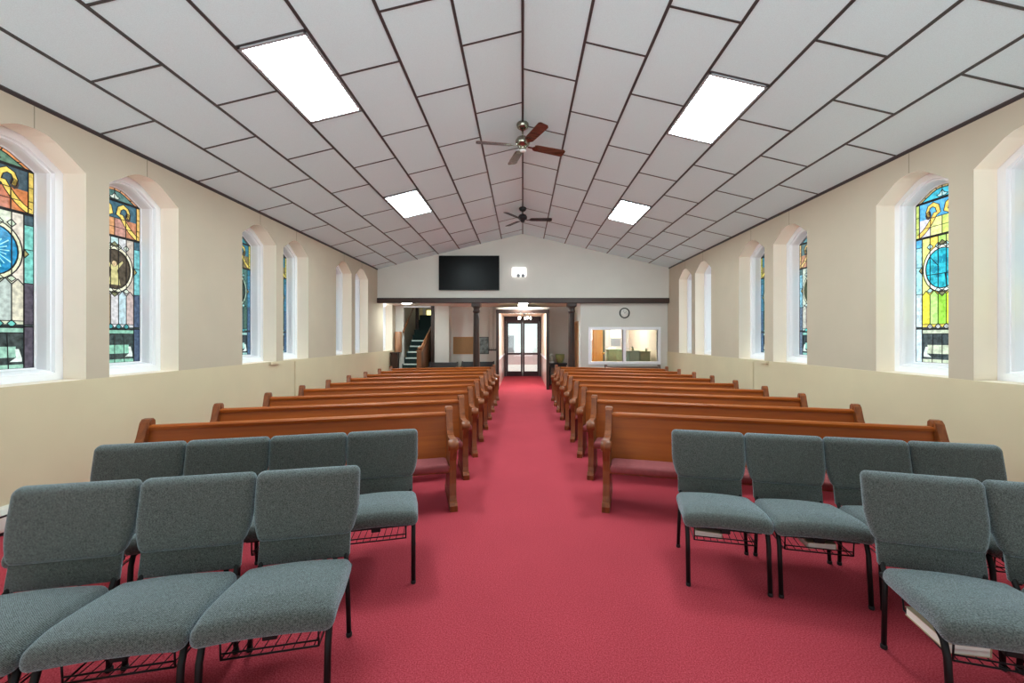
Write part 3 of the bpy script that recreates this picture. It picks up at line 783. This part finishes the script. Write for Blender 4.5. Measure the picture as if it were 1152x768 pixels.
def dome_light(x, y, label, mt):
    r = empty('ceiling_light', (x, y, CZ2)); tag(r, label, 'ceiling light', 'flush lights behind the beam')
    q = MB(); q.lathe([(.17, 0), (.17, -.012), (.16, -.016)], seg=24); q.build('base', M['white'], r)
    q = MB(); q.lathe([(.155, -.012), (.14, -.022), (.09, -.03), (.01, -.033)], seg=24); q.build('diffuser', mt, r)
dome_light(.02, 12.15, 'flush ceiling light just above the exit sign', emis('bright_dome', (.86, 1, .98), 210.0))
dome_light(-3.4, 12.25, 'flush ceiling light in front of the staircase', M['dome'])
# cork board, picture, coat hooks, conduits
cb = empty('cork_board', (-1.96, YBACK, 1.28)); tag(cb, 'brown cork notice board on the back wall, left of the column', 'notice board')
q = MB(); q.b2(-.33, .33, -.02, 0, -.27, .27); q.build('cork', M['cork'], cb)
q = MB()
for s in (-1, 1): q.b2(s*.33, s*.345, -.028, 0, -.285, .285); q.b2(-.345, .345, -.028, 0, s*.27, s*.285)
q.build('frame', M['door_orange'], cb)
pc = empty('framed_picture', (-1.33, YBACK, 1.28)); tag(pc, 'grey framed landscape picture on the back wall, right of the column', 'picture')
q = MB(); q.b2(-.19, .19, -.015, 0, -.27, .27); q.build('print', M['pic'], pc)
q = MB()
for s in (-1, 1): q.b2(s*.185, s*.205, -.025, 0, -.285, .285); q.b2(-.205, .205, -.025, 0, s*.265, s*.285)
q.build('frame', M['picframe'], pc)
hk = empty('coat_rack', (-1.0, YBACK, 1.13)); tag(hk, 'dark scrolled coat rack between the picture and the entrance', 'coat rack')
q = MB(); q.b2(-.14, .14, -.015, 0, -.02, .02, bev=.004); q.build('rail', M['black'], hk)
for i in range(4):
    x = -.105+i*.07
    q = MB(); q.tube([(x, -.01, 0), (x, -.05, -.03), (x, -.075, 0), (x, -.07, .04)], .006, seg=6); q.tube([(x, -.01, .01), (x+.015, -.03, .05), (x-.01, -.03, .08)], .005, seg=6); q.build('hook', M['black'], hk)
b = MB()
for x in (-1.12, -.99): b.tube([(x, YBACK-.02, 1.2), (x, YBACK-.02, CZ2)], .012, seg=8)
struct(b.build('trim_6', M['wall_gable']))

vp = empty('ceiling_light', (0, 13.5, 2.38)); tag(vp, 'bluish white ceiling panel just inside the entrance passage', 'ceiling light')
q = MB(); q.b2(-.5, .5, -.5, .5, -.02, 0); q.build('frame', M['white'], vp)
q = MB(); q.b2(-.46, .46, -.46, .46, -.032, -.02); q.build('diffuser', emis('vestibule_diffuser', (.9, 1, 1.05), 11.0), vp)
# chandelier in the vestibule
ch = empty('chandelier', (.06, 14.6, 2.38)); tag(ch, 'small dark chandelier with lit bulbs inside the entrance', 'chandelier')
q = MB(); q.lathe([(.05, 0), (.05, -.015), (.02, -.03)], seg=16); q.tube([(0, 0, 0), (0, 0, -.28)], .008); q.lathe([(.01, -.2), (.035, -.23), (.03, -.27), (.008, -.31)], seg=14); q.build('stem', M['black'], ch)
for i in range(5):
    a = 2*math.pi*i/5+.2; d = Vector((math.cos(a), math.sin(a), 0))
    q = MB(); q.tube([d*.02+Vector((0, 0, -.25)), d*.1+Vector((0, 0, -.31)), d*.2+Vector((0, 0, -.28)), d*.22+Vector((0, 0, -.22))], .007, seg=7); q.lathe([(.025, -.225), (.03, -.215), (.012, -.2)], c=d*.22, seg=10); ar = q.build('arm', M['black'], ch)
    q = MB(); q.lathe([(.012, -.205), (.022, -.17), (.024, -.145), (.014, -.11), (.004, -.1)], c=d*.22, seg=12); q.build('bulb', M['bulb'], ar)

# ------------------------------------------------------------------ staircase
st = empty('staircase', (-3.43, 12.45, 0)); tag(st, 'wooden staircase with teal carpet rising behind the left pews', 'staircase')
SX0, SX1 = -.38, .36
for i in range(13):
    z1 = .16+.185*i; y = .25*i
    q = MB(); q.b2(SX0, SX1, y, y+.27, max(0, z1-.6), z1-.004); s_ = q.build('step', M['teal'], st)
    if i < 8:  # upper steps lack nosings: their shade is built into the shape
        n_ = MB(); n_.b2(SX0+.04, SX1, y-.012, y+.05, z1-.04, z1+.002, bev=.006); n_.build('nosing', M['nosing'], s_)
q = MB(); q.b2(SX0, .5, 3.25, 4.6, 1.9, 2.38); q.build('landing', M['pew_dark'], st)
q = MB(); q.tube([(.33, .12, 1.14), (.36, 1.0, 1.62), (.44, 1.75, 2.1)], .032, seg=10); q.build('handrail', M['stair_wood'], st)
q = MB(); q.prism([(.12, .0), (1.75, 1.2), (1.75, 2.08), (1.0, 1.6), (.12, 1.12)], 'x', .37, .4); q.build('balustrade', M['stair_wood'], st)
for i in range(7):
    y = .22+i*.2; q = MB(); z1 = 1.12+(y-.12)*.55
    q.lathe([(.02, z1-.75), (.026, z1-.5), (.016, z1-.35), (.022, z1)], c=(.345, y, 0), seg=10); q.build('baluster', M['stair_wood'], st)
q = MB(); q.b2(.26, .4, .04, .18, 0, 1.12, bev=.008); q.b2(.24, .42, .02, .2, 1.12, 1.16, bev=.01); q.lathe([(.03, 1.16), (.06, 1.2), (.06, 1.24), (.02, 1.28)], c=(.33, .11, 0), seg=14); q.build('newel_post', M['stair_wood'], st)
q = MB(); q.tube([(-.36, .8, 1.72), (-.36, 2.1, 2.62)], .03, seg=10); q.build('wall_handrail', M['stair_wood'], st)
q = MB(); q.b2(-.6, -.39, .3, .5, 0, 1.05, bev=.008); q.b2(-.62, -.38, .28, .52, 1.05, 1.09, bev=.01); q.build('newel_post', M['dark_wood'], st)
q = MB(); q.b2(-.38, -.28, 2.4, 2.5, 1.6, 2.9); q.build('upper_post', M['dark_wood'], st)
q = MB(); q.lathe([(.1, 0), (.115, .02), (.115, .64), (.1, .66)], c=(-.53, .85, 1.07), seg=20); q.build('wainscot_post', wood('pale_stair_post', rgb(150, 100, 70), rgb(196, 150, 116), .25, .4, 'z'), st)
b = MB(); b.b2(-2.95, -2.84, YST-.03, YST+.14, 0, CZ2, bev=.006); b.b2(-3.83, -2.84, YST-.02, YST+.1, CZ2-.05, CZ2-.01, M['white']); struct(b.build('trim_7', M['dark_wood']))
b = MB(); b.b2(-3.92, -3.62, 17.05, 17.1, 2.3, 2.66, M['winyellow']); b.b2(-3.95, -3.59, 17.07, 17.1, 2.26, 2.7, M['stair_wood']); struct(b.build('window_16', M['winyellow']))

# ------------------------------------------------------------------ light fixtures in the sloping ceiling
def troffer(sg, ya, label):
    x0, x1 = 3*TW, 4*TW
    xc = sg*(x0+x1)/2; yc = ya+TL/2
    sl = math.atan((ceil_z(sg*x1)-ceil_z(sg*x0))/(sg*(x1-x0)))
    r = empty('ceiling_light', (xc, yc, ceil_z(xc)+fall(yc))); r.rotation_euler = (0, -sl, 0)
    tag(r, label, 'ceiling light', 'fluorescent panels in the sloping ceiling')
    hw, hl = TW/math.cos(sl)/2-.012, TL/2-.012
    q = MB()
    for s in (-1, 1):
        q.b2(s*hw, s*(hw-.025), -hl, hl, -.014, .004); q.b2(-hw, hw, s*hl, s*(hl-.025), -.014, .004)
    q.build('frame', mat('light_trim', rgb(170, 172, 176), .4, metal=.2), r)
    q = MB(); q.b2(-hw+.025, hw-.025, -hl+.025, hl-.025, -.009, .003); q.build('diffuser', M['tube_light'], r)
troffer(-1, 1.012+2*TL, 'long white ceiling panel light nearest on the left slope')
troffer(-1, 1.012+5*TL, 'smaller looking white ceiling panel light farther along the left slope')
troffer(1, .36+3*TL, 'long white ceiling panel light nearest on the right slope')
troffer(1, .36+6*TL, 'smaller looking white ceiling panel light farther along the right slope')

# ------------------------------------------------------------------ ceiling fans
def fan(y, zhub, angs, rad, bm, mm, label, light):
    r = empty('ceiling_fan', (0, y, RIDGE+fall(y))); tag(r, label, 'ceiling fan')
    dz = zhub-RIDGE-fall(y)
    q = MB(); q.lathe([(.082, -.012), (.085, -.035), (.07, -.075), (.03, -.1)], seg=24); q.build('canopy', mm, r)
    q = MB(); q.tube([(0, 0, -.08), (0, 0, dz+.08)], .013, seg=12); q.build('downrod', mm, r)
    q = MB(); q.lathe([(.03, dz+.11), (.075, dz+.09), (.1, dz+.05), (.1, dz+.01), (.07, dz-.02), (.045, dz-.03), (.045, dz-.06), (.03, dz-.075)], seg=28); q.build('motor_housing', mm, r)
    for i, a in enumerate(angs):
        X = Matrix.Rotation(R(a), 4, 'Z') @ Matrix.Translation((0, 0, dz-.015)) @ Matrix.Rotation(R(-12), 4, 'X')
        q = MB(); q.prism([(.17, -.05), (.2, -.062), (rad-.03, -.072), (rad, -.05), (rad, .05), (rad-.03, .072), (.2, .062), (.17, .05)], 'z', -.004, .004, X=X); bl = q.build('blade', bm, r)
        q = MB(); q.prism([(.08, -.015), (.14, -.015), (.18, -.045), (.24, -.03), (.24, .03), (.18, .045), (.14, .015), (.08, .015)], 'z', -.01, -.004, X=X); q.build('blade_iron', mm, bl)
    if light:
        q = MB(); q.lathe([(.03, dz-.075), (.045, dz-.08), (.04, dz-.095), (.01, dz-.1)], seg=20); q.build('end_cap', M['porcelain'], r)
fan(5.75, CAM_Z+2.66, [189, 23, 295, 105], .64, M['blade'], M['chrome'], 'nearer ceiling fan with four brown blades and nickel motor', True)
fan(9.42, CAM_Z+2.68, [0, 124, 236], .66, M['black'], M['black'], 'farther black ceiling fan with three slim blades', False)

# ------------------------------------------------------------------ pews
def make_pew(name, L, m_face, m_end, m_cush, low=False):
    r = empty(name)
    T = .06; hx = L/2
    xi = hx-T
    # back panel (slightly reclined slab) and moulded cap rail
    q = MB(); q.prism([(-.115, .30), (-.09, .30), (.012, .765), (-.014, .765)], 'x', -xi, xi); q.build('backrest', m_face, r)
    q = MB(); q.prism([(-.03, .755), (-.032, .778), (-.018, .792), (.006, .795), (.024, .786), (.026, .764), (.012, .752)], 'x', -xi, xi, smooth=False); q.build('top_rail', m_face, r)
    q = MB(); q.prism([(-.47, .335), (-.455, .325), (-.10, .30), (-.10, .335), (-.455, .372), (-.475, .36)], 'x', -xi, xi); q.build('seat', m_end, r)
    c = MB()
    def fn(x, y, t): return (x, y, .368+(y+.47)*-.09+t)
    n = rrect(-xi+.004, xi-.004, -.478, -.112, .02, 3)
    c.pillow(n, [(.01, -.03), (0, -.02), (0, .018), (.006, .032), (.02, .04), (.06, .044)], fn); c.build('seat_cushion', m_cush, r)
    prof = [(-.50, 0), (-.505, .03), (-.475, .06), (-.452, .12), (-.44, .22), (-.438, .34), (-.45, .43), (-.485, .5), (-.505, .55), (-.50, .595), (-.465, .622), (-.40, .625),
            (-.30, .61), (-.21, .61), (-.14, .64), (-.095, .70), (-.065, .77), (-.045, .82), (-.015, .846), (.03, .848), (.06, .825), (.062, .79), (.03, .7), (-.005, .5), (-.02, .3), (.0, .12), (.035, .06), (.04, 0)]
    foot = [(-.52, 0), (-.522, .05), (-.49, .075), (-.42, .08), (-.06, .08), (.03, .075), (.055, .05), (.055, 0)]
    for s in (-1, 1):
        a, d = sorted((s*hx, s*(hx-T)))
        q = MB(); q.prism(prof, 'x', a, d); e = q.build('end_panel', m_end, r)
        q = MB(); q.lathe([(.042, -.045), (.05, -.038), (.05, .038), (.042, .045)], seg=18, X=Matrix.Translation((s*(hx-T/2), -.462, .572)) @ Matrix.Rotation(R(90), 4, 'Y')); q.build('arm_scroll', m_end, e)
        q = MB(); q.lathe([(.03, -.037), (.036, -.03), (.036, .03), (.03, .037)], seg=16, X=Matrix.Translation((s*(hx-T/2), .012, .81)) @ Matrix.Rotation(R(90), 4, 'Y')); q.build('top_scroll', m_end, e)
        q = MB(); q.prism(foot, 'x', s*(hx-T/2)-.034, s*(hx-T/2)+.034); q.build('foot', m_end, e)
    return r
LPS = {-1: 2.58, 1: 2.73}; TH = 14.8
def pew_pos(xa, ya, th, side, L):
    """place so the foot-front of the aisle end sits at (xa, ya)"""
    c, s = math.cos(th), math.sin(th); lx = side*(L/2-.03); ly = -.522
    return (xa-(c*lx-s*ly), ya-(s*lx+c*ly), 0)
ordw = ['first', 'second', 'third', 'fourth', 'fifth', 'sixth', 'seventh', 'eighth', 'ninth', 'tenth', 'eleventh']
NROW = 9
YP = {-1: [3.67, 4.494, 5.345, 6.15, 6.96, 7.765, 8.575, 9.40, 10.2], 1: [3.65, 4.49, 5.32, 6.11, 6.93, 7.76, 8.56, 9.36, 10.15]}
for sd in (-1, 1):
    LP = LPS[sd]; pew0 = make_pew('church_pew', LP, M['pew'], M['pew_end'], M['mauve']); tag(pew0, None, 'pew'); first = True
    for i in range(NROW):
        th = R(TH)*(1 if sd < 0 else -1)
        xa = -.605 if sd < 0 else .725
        p = pew_pos(xa, YP[sd][i], th, 1 if sd < 0 else -1, LP)
        sn = 'left' if sd < 0 else 'right'
        if i == 0: lab = 'honey wooden pew right behind the grey chairs, %s of the aisle' % sn
        elif i == NROW-1: lab = 'honey wooden pew in the last row near the beam, %s of the aisle' % sn
        else: lab = 'honey wooden pew, %s row back from the grey chairs, %s of the aisle' % (ordw[i], sn)
        if first:
            o = pew0; o.location = p; o.rotation_euler = (0, 0, th); o['label'] = lab; first = False
        else:
            o = dup(pew0, p, th, lab)
        o['group'] = 'pews %s of the aisle' % sn
pb = make_pew('church_pew', 1.56, M['pew_grey'], M['pew_grey'], M['pew_grey']); tag(pb, 'short greyish brown pew against the wall under the office windows', 'pew'); pb.location = (3.1, 11.80, -.0); pb.scale = (1, 1, .92)
def dark_bench(x0, x1, y, label):
    L = x1-x0; r = empty('bench', ((x0+x1)/2, y, 0)); tag(r, label, 'bench', 'dark benches along the back wall')
    h = L/2
    q = MB(); q.prism([(-.03, .3), (.0, .3), (.05, .75), (.02, .75)], 'x', -h+.04, h-.04); q.build('backrest', M['pew_dark'], r)
    q = MB(); q.b2(-h+.04, h-.04, -.42, 0, .4, .44, bev=.008); q.build('seat', M['pew_dark'], r)
    for s in (-1, 1):
        q = MB(); q.prism([(-.42, 0), (-.42, .58), (-.36, .62), (-.05, .62), (.02, .77), (.07, .77), (.04, .3), (.06, 0)], 'x', *sorted((s*h, s*(h-.045)))); q.build('end_panel', M['pew_dark'], r)
dark_bench(-2.98, -2.06, 13.3, 'dark bench against the back wall right of the staircase')
dark_bench(-2.0, -.93, 13.7, 'dark bench against the back wall behind the column, below the picture')

# side table and what stands on it
tb = empty('side_table', (1.12, 13.45, 0)); tag(tb, 'dark side table right of the entrance casing', 'table')
q = MB(); q.b2(-.28, .3, -.2, .2, .68, .73, bev=.008); q.build('table_top', M['pew_dark'], tb)
q = MB(); q.b2(-.25, .27, -.17, .17, .58, .68); q.build('apron', M['pew_dark'], tb)
for sx in (-.24, .26):
    for sy in (-.16, .16):
        q = MB(); q.tube([(sx, sy, 0), (sx, sy, .6)], [.014, .024], seg=8); q.build('leg', M['pew_dark'], tb)
bk = empty('bowl', (1.2, 13.42, .73)); tag(bk, 'large pale green bowl on the dark side table', 'bowl')
q = MB(); q.lathe([(.07, 0), (.09, .015), (.13, .12), (.15, .22), (.145, .27), (.135, .27), (.12, .12), (.02, .03)], seg=28); q.build('body', M['lime'], bk)
q = MB(); q.lathe([(.143, .262), (.153, .268), (.153, .28), (.138, .282), (.135, .27)], seg=28); q.build('rim', M['sage'], bk)
js = empty('glass_jar', (.93, 13.38, .73)); tag(js, 'small clear jar with white lid beside the green bowl', 'jar')
q = MB(); q.lathe([(.07, 0), (.075, .01), (.075, .2), (.05, .23), (.05, .25)], seg=20); q.build('body', mat('milky_glass', rgb(170, 170, 156), .2), js)
q = MB(); q.lathe([(.082, .0), (.084, .05), (.08, .055)], seg=20); q.build('base_band', M['porcelain'], js)
q = MB(); q.lathe([(.05, .25), (.052, .26), (.03, .285), (.012, .3)], seg=20); q.build('lid', M['porcelain'], js)

# baseboard heater along the left wall
hr = empty('baseboard_heater', (XL+.012, 2.75, 0)); tag(hr, 'long white baseboard heater at the foot of the left wall', 'heater')
q = MB(); q.prism([(0, .03), (.07, .03), (.075, .05), (.075, .14), (.05, .2), (0, .21)], 'y', -1.3, .75); q.build('cover', M['heater'], hr)
q = MB(); q.b2(.0, .077, -1.28, .73, .145, .158); q.b2(.0, .06, -1.28, .73, .0, .03); q.build('grille', M['black'], hr)

# ------------------------------------------------------------------ linked church chairs
def make_chair():
    r = empty('church_chair')
    hw = .2505
    # upper back cushion: rounded outline, pulled in a little below
    tilt = .215
    def bk(x, t, z):        # z up the back -.1675 .. .1675, t backwards
        s = z+.1675
        x *= 1-.13*max(0, (.15-s)/.15)**1.6
        t -= .010*(1-(x/hw)**2)*(1-((s-.17)/.17)**2) if t < 0 else 0
        return (x, -.045+.07*(s/.335)+t*math.cos(tilt), .487+s+t*math.sin(tilt)*.6)
    q = MB(); q.rbox((hw+.006, .037, .1675), .034, bk, (14, 1, 10)); q.build('backrest', M['fabric'], r)
    def lp(x, s, t): return (x, -.086+.07*(s/.335)-t, .376+s)
    out = rrect(-.218, .218, 0, .13, .008, 2)
    q = MB(); q.pillow(out, [(.004, -.028), (0, -.024), (0, -.004), (.004, 0)], lp); q.build('lower_back_panel', M['fabric'], r)
    # seat
    def se(x, y, t):        # y: -.25 front .. .25 rear
        u = y/.25
        zz = .405-.028*u-.034*max(0, (-.10-y)/.15)**2
        x2 = x*(1-.05*max(0, u))
        if t > 0: t += .012*(1-(x/.256)**2)*(1-u*u)
        return (x2, y-.40, zz+t-.012*(x/.25)**2)
    q = MB(); q.rbox((.256, .25, .042), .038, se, (14, 14, 1)); q.build('seat', M['fabric'], r)
    q = MB(); q.b2(-.2, .2, -.58, -.2, .335, .357); q.build('seat_pan', M['frame'], r)
    for s in (-1, 1):
        x = s*.228
        q = MB(); q.tube([(x, -.13, .352), (x, -.45, .372), (x, -.545, .375), (x, -.59, .345), (x, -.612, .29), (x, -.64, .012)], .0135, seg=8); q.build('leg', M['frame'], r).data.name = 'front_leg'
        q = MB(); q.tube([(x, -.15, .012), (x-s*.012, -.135, .30), (x-s*.022, -.10, .36), (x-s*.03, -.045, .42), (x-s*.034, -.015, .50), (x-s*.05, .04, .72)], .012, seg=8); q.build('leg', M['frame'], r)
        for yy, nm in ((-.64, 0), (-.15, 1)):
            g = MB(); g.lathe([(.014, 0), (.015, .004), (.015, .018), (.013, .02)], c=(x, yy, 0), seg=10); g.build('foot_cap', M['black'], r)
    for yy in (-.16, -.56):
        q = MB(); q.tube([(-.225, yy, .345), (.225, yy, .345)], .011, seg=8); q.build('crossbar', M['frame'], r)
    q = MB(); q.b2(-.028, .028, -.572, -.548, .31, .34, bev=.005); q.build('ganging_clip', M['frame'], r)
    # wire book rack
    q = MB(); z0 = .25
    for s in (-1, 1):
        q.tube([(s*.18, -.56, .335), (s*.18, -.555, z0), (s*.18, -.22, z0-.01), (s*.18, -.2, .335)], .004, seg=6)
    q.tube([(-.18, -.555, z0), (.18, -.555, z0)], .004, seg=6); q.tube([(-.18, -.22, z0-.01), (.18, -.22, z0-.01)], .004, seg=6); q.tube([(-.18, -.557, .275), (.18, -.557, .275)], .0035, seg=6)
    for i in range(9):
        x = -.16+i*.04
        q.tube([(x, -.555, z0), (x+.02, -.22, z0-.01), (x+.02, -.21, .30)], .0022, seg=5)
    q.build('book_rack', M['wire'], r)
    q = MB(); q.b2(-.19, .19, -.012, .02, .43, .455, bev=.004)
    q.build('back_bracket', M['frame'], r)
    return r
chair0 = make_chair(); tag(chair0, None, 'chair')
def row(x_end, y_end, ang, n, sgn, pitch, labels, group):
    """chairs from the aisle end outwards; (x_end, y_end) is the aisle-side top corner of the first backrest"""
    global chair_first
    t = R(ang); c, s = math.cos(t), math.sin(t); out = []
    for i in range(n):
        d = (i+.5)*pitch*sgn
        p = (x_end+c*d, y_end+s*d, 0)
        if chair_first: o = chair0; o.location = p; o.rotation_euler = (0, 0, t); o['label'] = labels[i]; chair_first = False
        else: o = dup(chair0, p, t, labels[i])
        o['group'] = group; out.append(o)
    return out
chair_first = True
row(-.895, 2.298, 12.7, 3, -1, .516,
    ['grey padded chair at the aisle end of the front row, left of the aisle', 'grey padded chair in the middle of the three front row chairs left of the aisle',
     'grey padded chair cut by the left picture edge, outermost of the front left row'], 'front row of linked chairs left of the aisle')
row(-.812, 3.235, 14.3, 4, -1, .514,
    ['grey padded chair at the aisle end of the row before the left pews', 'grey padded chair second from the aisle in the row before the left pews',
     'grey padded chair third from the aisle in the row before the left pews', 'grey padded chair nearest the left wall in the row before the left pews'], 'linked chairs before the left pews')
rr = row(1.146, 3.213, -13.5, 4, 1, .514,
    ['grey padded chair at the aisle end of the row before the right pews', 'grey padded chair second from the aisle in the row before the right pews',
     'grey padded chair third from the aisle in the row before the right pews', 'grey padded chair nearest the right wall in the row before the right pews'], 'linked chairs before the right pews')
rf = row(1.797, 2.213, -17, 2, 1, .515,
    ['grey padded chair with a white book in its rack, front row right of the aisle', 'grey padded chair cut by the right picture edge in the front row'], 'front row of linked chairs right of the aisle')

def book(chair, lx, ly, lz, rz, size, cov, label):
    m = Matrix.Translation(chair.location) @ Matrix.Rotation(chair.rotation_euler.z, 4, 'Z')
    p = m @ Vector((lx, ly, lz))
    r = empty('hymn_book', p, chair.rotation_euler.z+rz); tag(r, label, 'book', 'hymn books in the chair racks')
    w, d, h = size
    q = MB(); q.b2(-w/2+.004, w/2-.003, -d/2+.003, d/2-.003, .003, h-.003); q.build('page_block', M['page'], r)
    q = MB(); q.b2(-w/2, w/2, -d/2, d/2, 0, .003); q.b2(-w/2, w/2, -d/2, d/2, h-.003, h); q.b2(w/2-.004, w/2, -d/2, d/2, .002, h-.002); q.build('cover', cov, r)
book(rf[0], -.12, -.40, .258, .12, (.15, .24, .04), M['cover2'], 'white edged hymn book in the rack under the nearest right chair')
book(rr[0], -.08, -.41, .258, -.1, (.16, .23, .035), M['cover2'], 'pale hymn book under the aisle chair before the right pews')
book(rr[1], .02, -.41, .258, .1, (.16, .23, .035), M['cover2'], 'pale hymn book under the second chair before the right pews')

# ------------------------------------------------------------------ world, camera, view
wd = bpy.data.worlds.new('daylight'); sc.world = wd; wd.use_nodes = True
wn, wl = wd.node_tree.nodes, wd.node_tree.links
bg = wn['Background']; bg.inputs['Strength'].default_value = 1.0
tc = wn.new('ShaderNodeTexCoord'); sp = wn.new('ShaderNodeSeparateXYZ'); wr_ = wn.new('ShaderNodeValToRGB')
wl.new(tc.outputs['Generated'], sp.inputs[0])
mr = wn.new('ShaderNodeMapRange'); mr.inputs[1].default_value = -1; mr.inputs[2].default_value = 1
wl.new(sp.outputs['Z'], mr.inputs[0]); wl.new(mr.outputs[0], wr_.inputs['Fac'])
wr_.color_ramp.elements[0].position = .46; wr_.color_ramp.elements[0].color = (3.1, 3.5, 3.6, 1)   # lower half brightened as added fill light for the ceiling
wr_.color_ramp.elements[1].position = .54; wr_.color_ramp.elements[1].color = (.3, .38, .4, 1)  # upper half kept dim so the chair backs stay dark
wl.new(wr_.outputs['Color'], bg.inputs['Color'])

sl = bpy.data.lights.new('sun', 'SUN'); sl.energy = 5.5; sl.angle = R(2); sl.color = (1, .97, .92)
so = bpy.data.objects.new('sun', sl); COL.objects.link(so); so.location = (30, 8, 22)
so.rotation_euler = Vector((-1, .3, -.7)).to_track_quat('-Z', 'Y').to_euler()
cd = bpy.data.cameras.new('camera'); cam = bpy.data.objects.new('camera', cd); COL.objects.link(cam)
cam.location = (0, 0, CAM_Z); cam.rotation_euler = (R(90), 0, 0)
cd.sensor_width = 36; cd.lens = F_PX*36/1152; cd.shift_x = -12/1152; cd.shift_y = -4/1152; cd.clip_start = .05; cd.clip_end = 200
sc.camera = cam
vs_ = sc.view_settings; vs_.view_transform = 'Standard'; vs_.look = 'None'; vs_.exposure = .3; vs_.gamma = 1; vs_.use_curve_mapping = False
sc.cycles.use_denoising = True
sc.cycles.max_bounces = 10; sc.cycles.diffuse_bounces = 6; sc.cycles.transparent_max_bounces = 8
